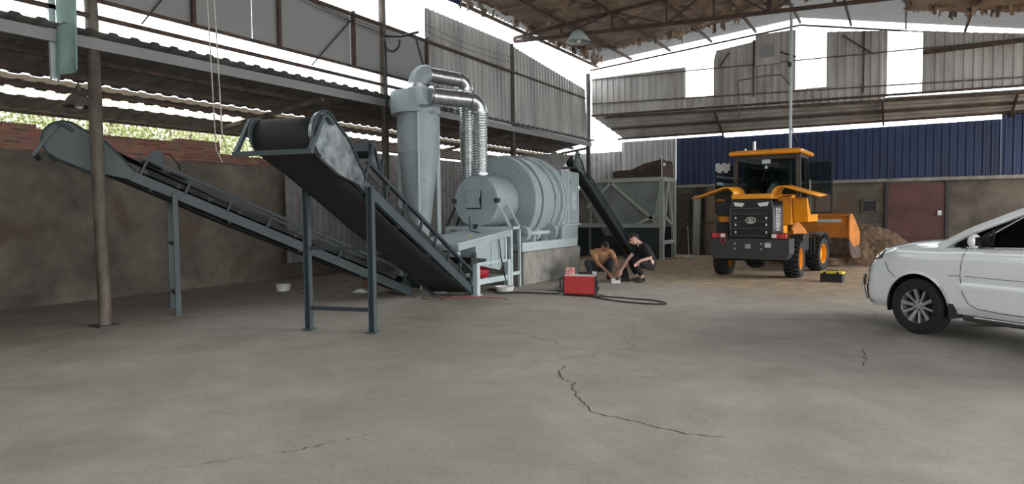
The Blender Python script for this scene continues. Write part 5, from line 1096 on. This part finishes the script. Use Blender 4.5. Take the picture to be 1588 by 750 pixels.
# greenhouse
def P3(x, s_, z): return V((x, s_, z))
for sx in (-1, 1):
    bl_ = [(-.42, .845, 1.11), (-1.4, .86, 1.14), (-2.3, .85, 1.16), (-3.0, .80, 1.2), (-3.3, .72, 1.24)]
    tl_ = [(-.45, .82, 1.17), (-1.22, .645, 1.60), (-1.7, .62, 1.66), (-2.4, .61, 1.66), (-3.05, .58, 1.58)]
    # glass between belt and roof edge
    m = MB(); n = 5; vs = [V((sx*a[1]-sx*.01, a[0], a[2])) for a in bl_]+[V((sx*a[1]-sx*.01, a[0], a[2])) for a in tl_]
    m.add(vs, [(i, i+1, n+i+1, n+i) for i in range(n-1)]); m.build('side_window', GLASSD, K, solid=.004)
    m = MB(); tr = [V((sx*(a[1]+.004), a[0], a[2])) for a in tl_]
    pp = [V((sx*.86, -.26, 1.11)), V((sx*.80, -.62, 1.32))]+tr[1:]+[V((sx*.72, -3.4, 1.2))]
    for i in range(len(pp)-1): 
        m.bar(pp[i], pp[i+1], .085, .05, (sx, 0, .5))
    m.bar((sx*.85, -1.62, 1.14), (sx*.62, -1.68, 1.66), .03, .09, (sx, 0, 0)) ; m.bar((sx*.84, -2.55, 1.16), (sx*.6, -2.5, 1.66), .03, .1, (sx, 0, 0)); m.build('roof_pillar', CARW, K, bevel=.012)
    m = MB(); m.tube([V((sx*(.865), -.60, 1.12)), V((sx*.875, -1.4, 1.145)), V((sx*.865, -2.3, 1.165)), V((sx*.8, -3.0, 1.2))], .014, 8); m.tube([V((sx*.845, -.72, 1.19)), V((sx*.72, -1.18, 1.52)), V((sx*.655, -1.65, 1.62)), V((sx*.65, -2.4, 1.62))], .009, 8); m.build('window_trim', CHROME, K)
    m = MB(); m.prism([(-.52, 1.11), (-.86, 1.12), (-.85, 1.31)], (sx*.855, 0, 0), (0, 1, 0), (0, 0, 1), (sx, 0, .0), .012); m.build('quarter_panel', BLACK, K); m = MB(); m.bar((sx*.855, -.86, 1.12), (sx*.79, -.86, 1.33), .03, .03); m.build('window_divider', BLACK, K)
    Mm = Matrix.Translation((sx*.97, -.76, 1.205)); m = MB(); m.grid(lambda u, v: (.075*math.sin(PI*v)*math.cos(2*PI*u)*sx, .075*math.cos(PI*v)*1.0*(.6 if math.cos(PI*v) < 0 else 1), .085*math.sin(PI*v)*math.sin(2*PI*u)), 20, 12, Mm); mi = m.build('door_mirror', CARW, K)
    m = MB(); m.bar((sx*.86, -.78, 1.13), (sx*.96, -.78, 1.15), .04, .025); m.box((sx*.97, -.80, 1.205), (.10, .01, .10)); m.build('mirror_base', BLACK, mi)
    # door shut line, sill strip, mud flap
    u_of = lambda s_: next(i/2000 for i in range(2000) if pl_at(i/2000)[0] <= s_ and pl_at(i/2000)[0] < .5)
    def line(pts, nm='door_seam', off=.003, r=.004, m_=BLACK):
        mm = MB(); out = []
        for s_, z in pts:
            u = u_of(s_); zb = interp(zbot, s_); zt = interp(ztop, s_); p = body_pt(u, (z-zb)/(zt-zb), off); out.append(V((p.x*-sx, p.y, p.z)) if True else p)
        return mm.tube(out, r, 6).build(nm, m_, K)
    line([(-.60, 1.11), (-.575, 1.03), (-.56, .9), (-.565, .75), (-.60, .58), (-.66, .47), (-.76, .42), (-1.0, .405), (-1.5, .40), (-1.7, .42), (-1.72, .7), (-1.70, 1.13)])
    line([(-1.75, .42), (-2.1, .41), (-2.3, .5), (-2.45, .8), (-2.55, 1.1)])
    line([(.55, .88), (.42, .78), (.30, .70)]); line([(-.42, .78), (-.5, .785), (-.56, .787)]); line([(-.62, .79), (-1.1, .785), (-1.7, .785)], r=.003)
    m = MB(); m.tube([(sx*.90, -.62, .30), (sx*.93, -.75, .305), (sx*.93, -2.1, .305), (sx*.90, -2.2, .30)], .035, 12); m.build('side_step', POLED, K); m = MB(); m.tube([(sx*.955, -.76, .325), (sx*.955, -2.1, .325)], .012, 8); m.build('step_trim', CHROME, K)
    m = MB(); m.prism([(-.40, .58), (-.44, .56), (-.51, .38), (-.50, .27), (-.43, .26), (-.42, .4)], (sx*.80, 0, 0), (0, 1, 0), (0, 0, 1), (sx, 0, 0), .112); m.build('mud_flap', DARKG, K)
# head lamps: patches that follow the body
def patch(u0, u1, fn0, fn1, off, nm, m_, nu=16, nv=6, parent=K):
    out = []
    for sx in (1, -1):
        mm = MB(); mm.grid(lambda u, v: (lambda p: (p.x*sx, p.y, p.z))(body_pt(u0+(u1-u0)*u, fn0(u)+(fn1(u)-fn0(u))*v, off)), nu, nv); out.append(mm.build(nm, m_, parent))
    return out
ua = u_of(.42) if False else None
def uat(s_): return next(i/2000 for i in range(2000) if pl_at(i/2000)[0] <= s_)
hl = patch(uat(.99), uat(.56), lambda u: .80+.03*u, lambda u: .955+.02*u, .004, 'head_lamp', DARKG)
hl = patch(uat(.96), uat(.60), lambda u: .83+.02*u, lambda u: .94+.02*u, .010, 'lamp_lens', CHROME, 12, 4)
patch(uat(.949), uat(.80), lambda u: .02, lambda u: .34+.0*u, .010, 'lower_grille', BLACK); patch(uat(.93), uat(.80), lambda u: .36, lambda u: .54, .03, 'bumper_guard', DARKG); patch(uat(.949), uat(.88), lambda u: .58, lambda u: .78, .008, 'upper_grille', BLACK)
m = MB(); g_ = [body_pt(uat(s_), v_, .05) for s_, v_ in ((.79, .56), (.86, .5), (.9, .4), (.90, .25), (.86, .06))]
for sx in (1, -1): m.tube([V((p.x*sx, p.y, p.z)) for p in g_], .016, 8)
m.build('bumper_trim', CHROME, K)
# windscreen, roof
def ws(u, v): s_ = -.50-.72*v-.12*0; s0 = -.14+(-.14)*abs(2*u-1)**2; s1 = -1.18-.04*abs(2*u-1)**2; return ((2*u-1)*(.83+(.63-.83)*v), s0+(s1-s0)*v, 1.165-.045*abs(2*u-1)**2+(1.655-.035*abs(2*u-1)**2-1.165+.045*abs(2*u-1)**2)*v)
MB().grid(ws, 16, 6).build('windscreen', GLASSD, K)
def rf(u, v): s_ = -1.18-1.95*v; return ((2*u-1)*(.66-.05*v), s_, interp([(-1.18, 1.655), (-1.6, 1.70), (-2.3, 1.70), (-3.13, 1.60)], s_)-.05*abs(2*u-1)**3)
MB().grid(rf, 16, 12).build('roof_panel', CARW, K, solid=.02)
def rw(u, v): return ((2*u-1)*(.6+.16*v), -3.1-.33*v, 1.6-.4*v-.03*abs(2*u-1)**2)
MB().grid(rw, 12, 4).build('rear_window', GLASSD, K)
MB().box((0, -2.2, 1.16), (1.5, 2.3, .02)).box((0, -3.35, 1.14), (1.4, .3, .04)).build('cabin_floor', BLACK, K)
for sx in (-1, 1):
    m = MB(); m.box((sx*.37, -1.55, 1.12), (.5, .16, .5), bev=.04); m.box((sx*.37, -1.57, 1.45), (.26, .1, .18), bev=.03); m.build('front_seat', BLACK, K)
m = MB(); m.box((0, -.75, 1.10), (1.5, .4, .14), bev=.03); m.build('dashboard', BLACK, K)
m = MB(); cM = Matrix.Translation((-.37, -1.05, 1.16)) @ Matrix.Rotation(math.radians(-25), 4, 'X'); m.tube([V((.18*math.cos(a), 0, .18*math.sin(a))) for a in [2*PI*i/24 for i in range(24)]], .014, 8, cM, closed=True); m.bar((-.17, 0, 0), (.17, 0, 0), .03, .03, (0, 0, 1), cM); m.build('steering_wheel', BLACK, K)
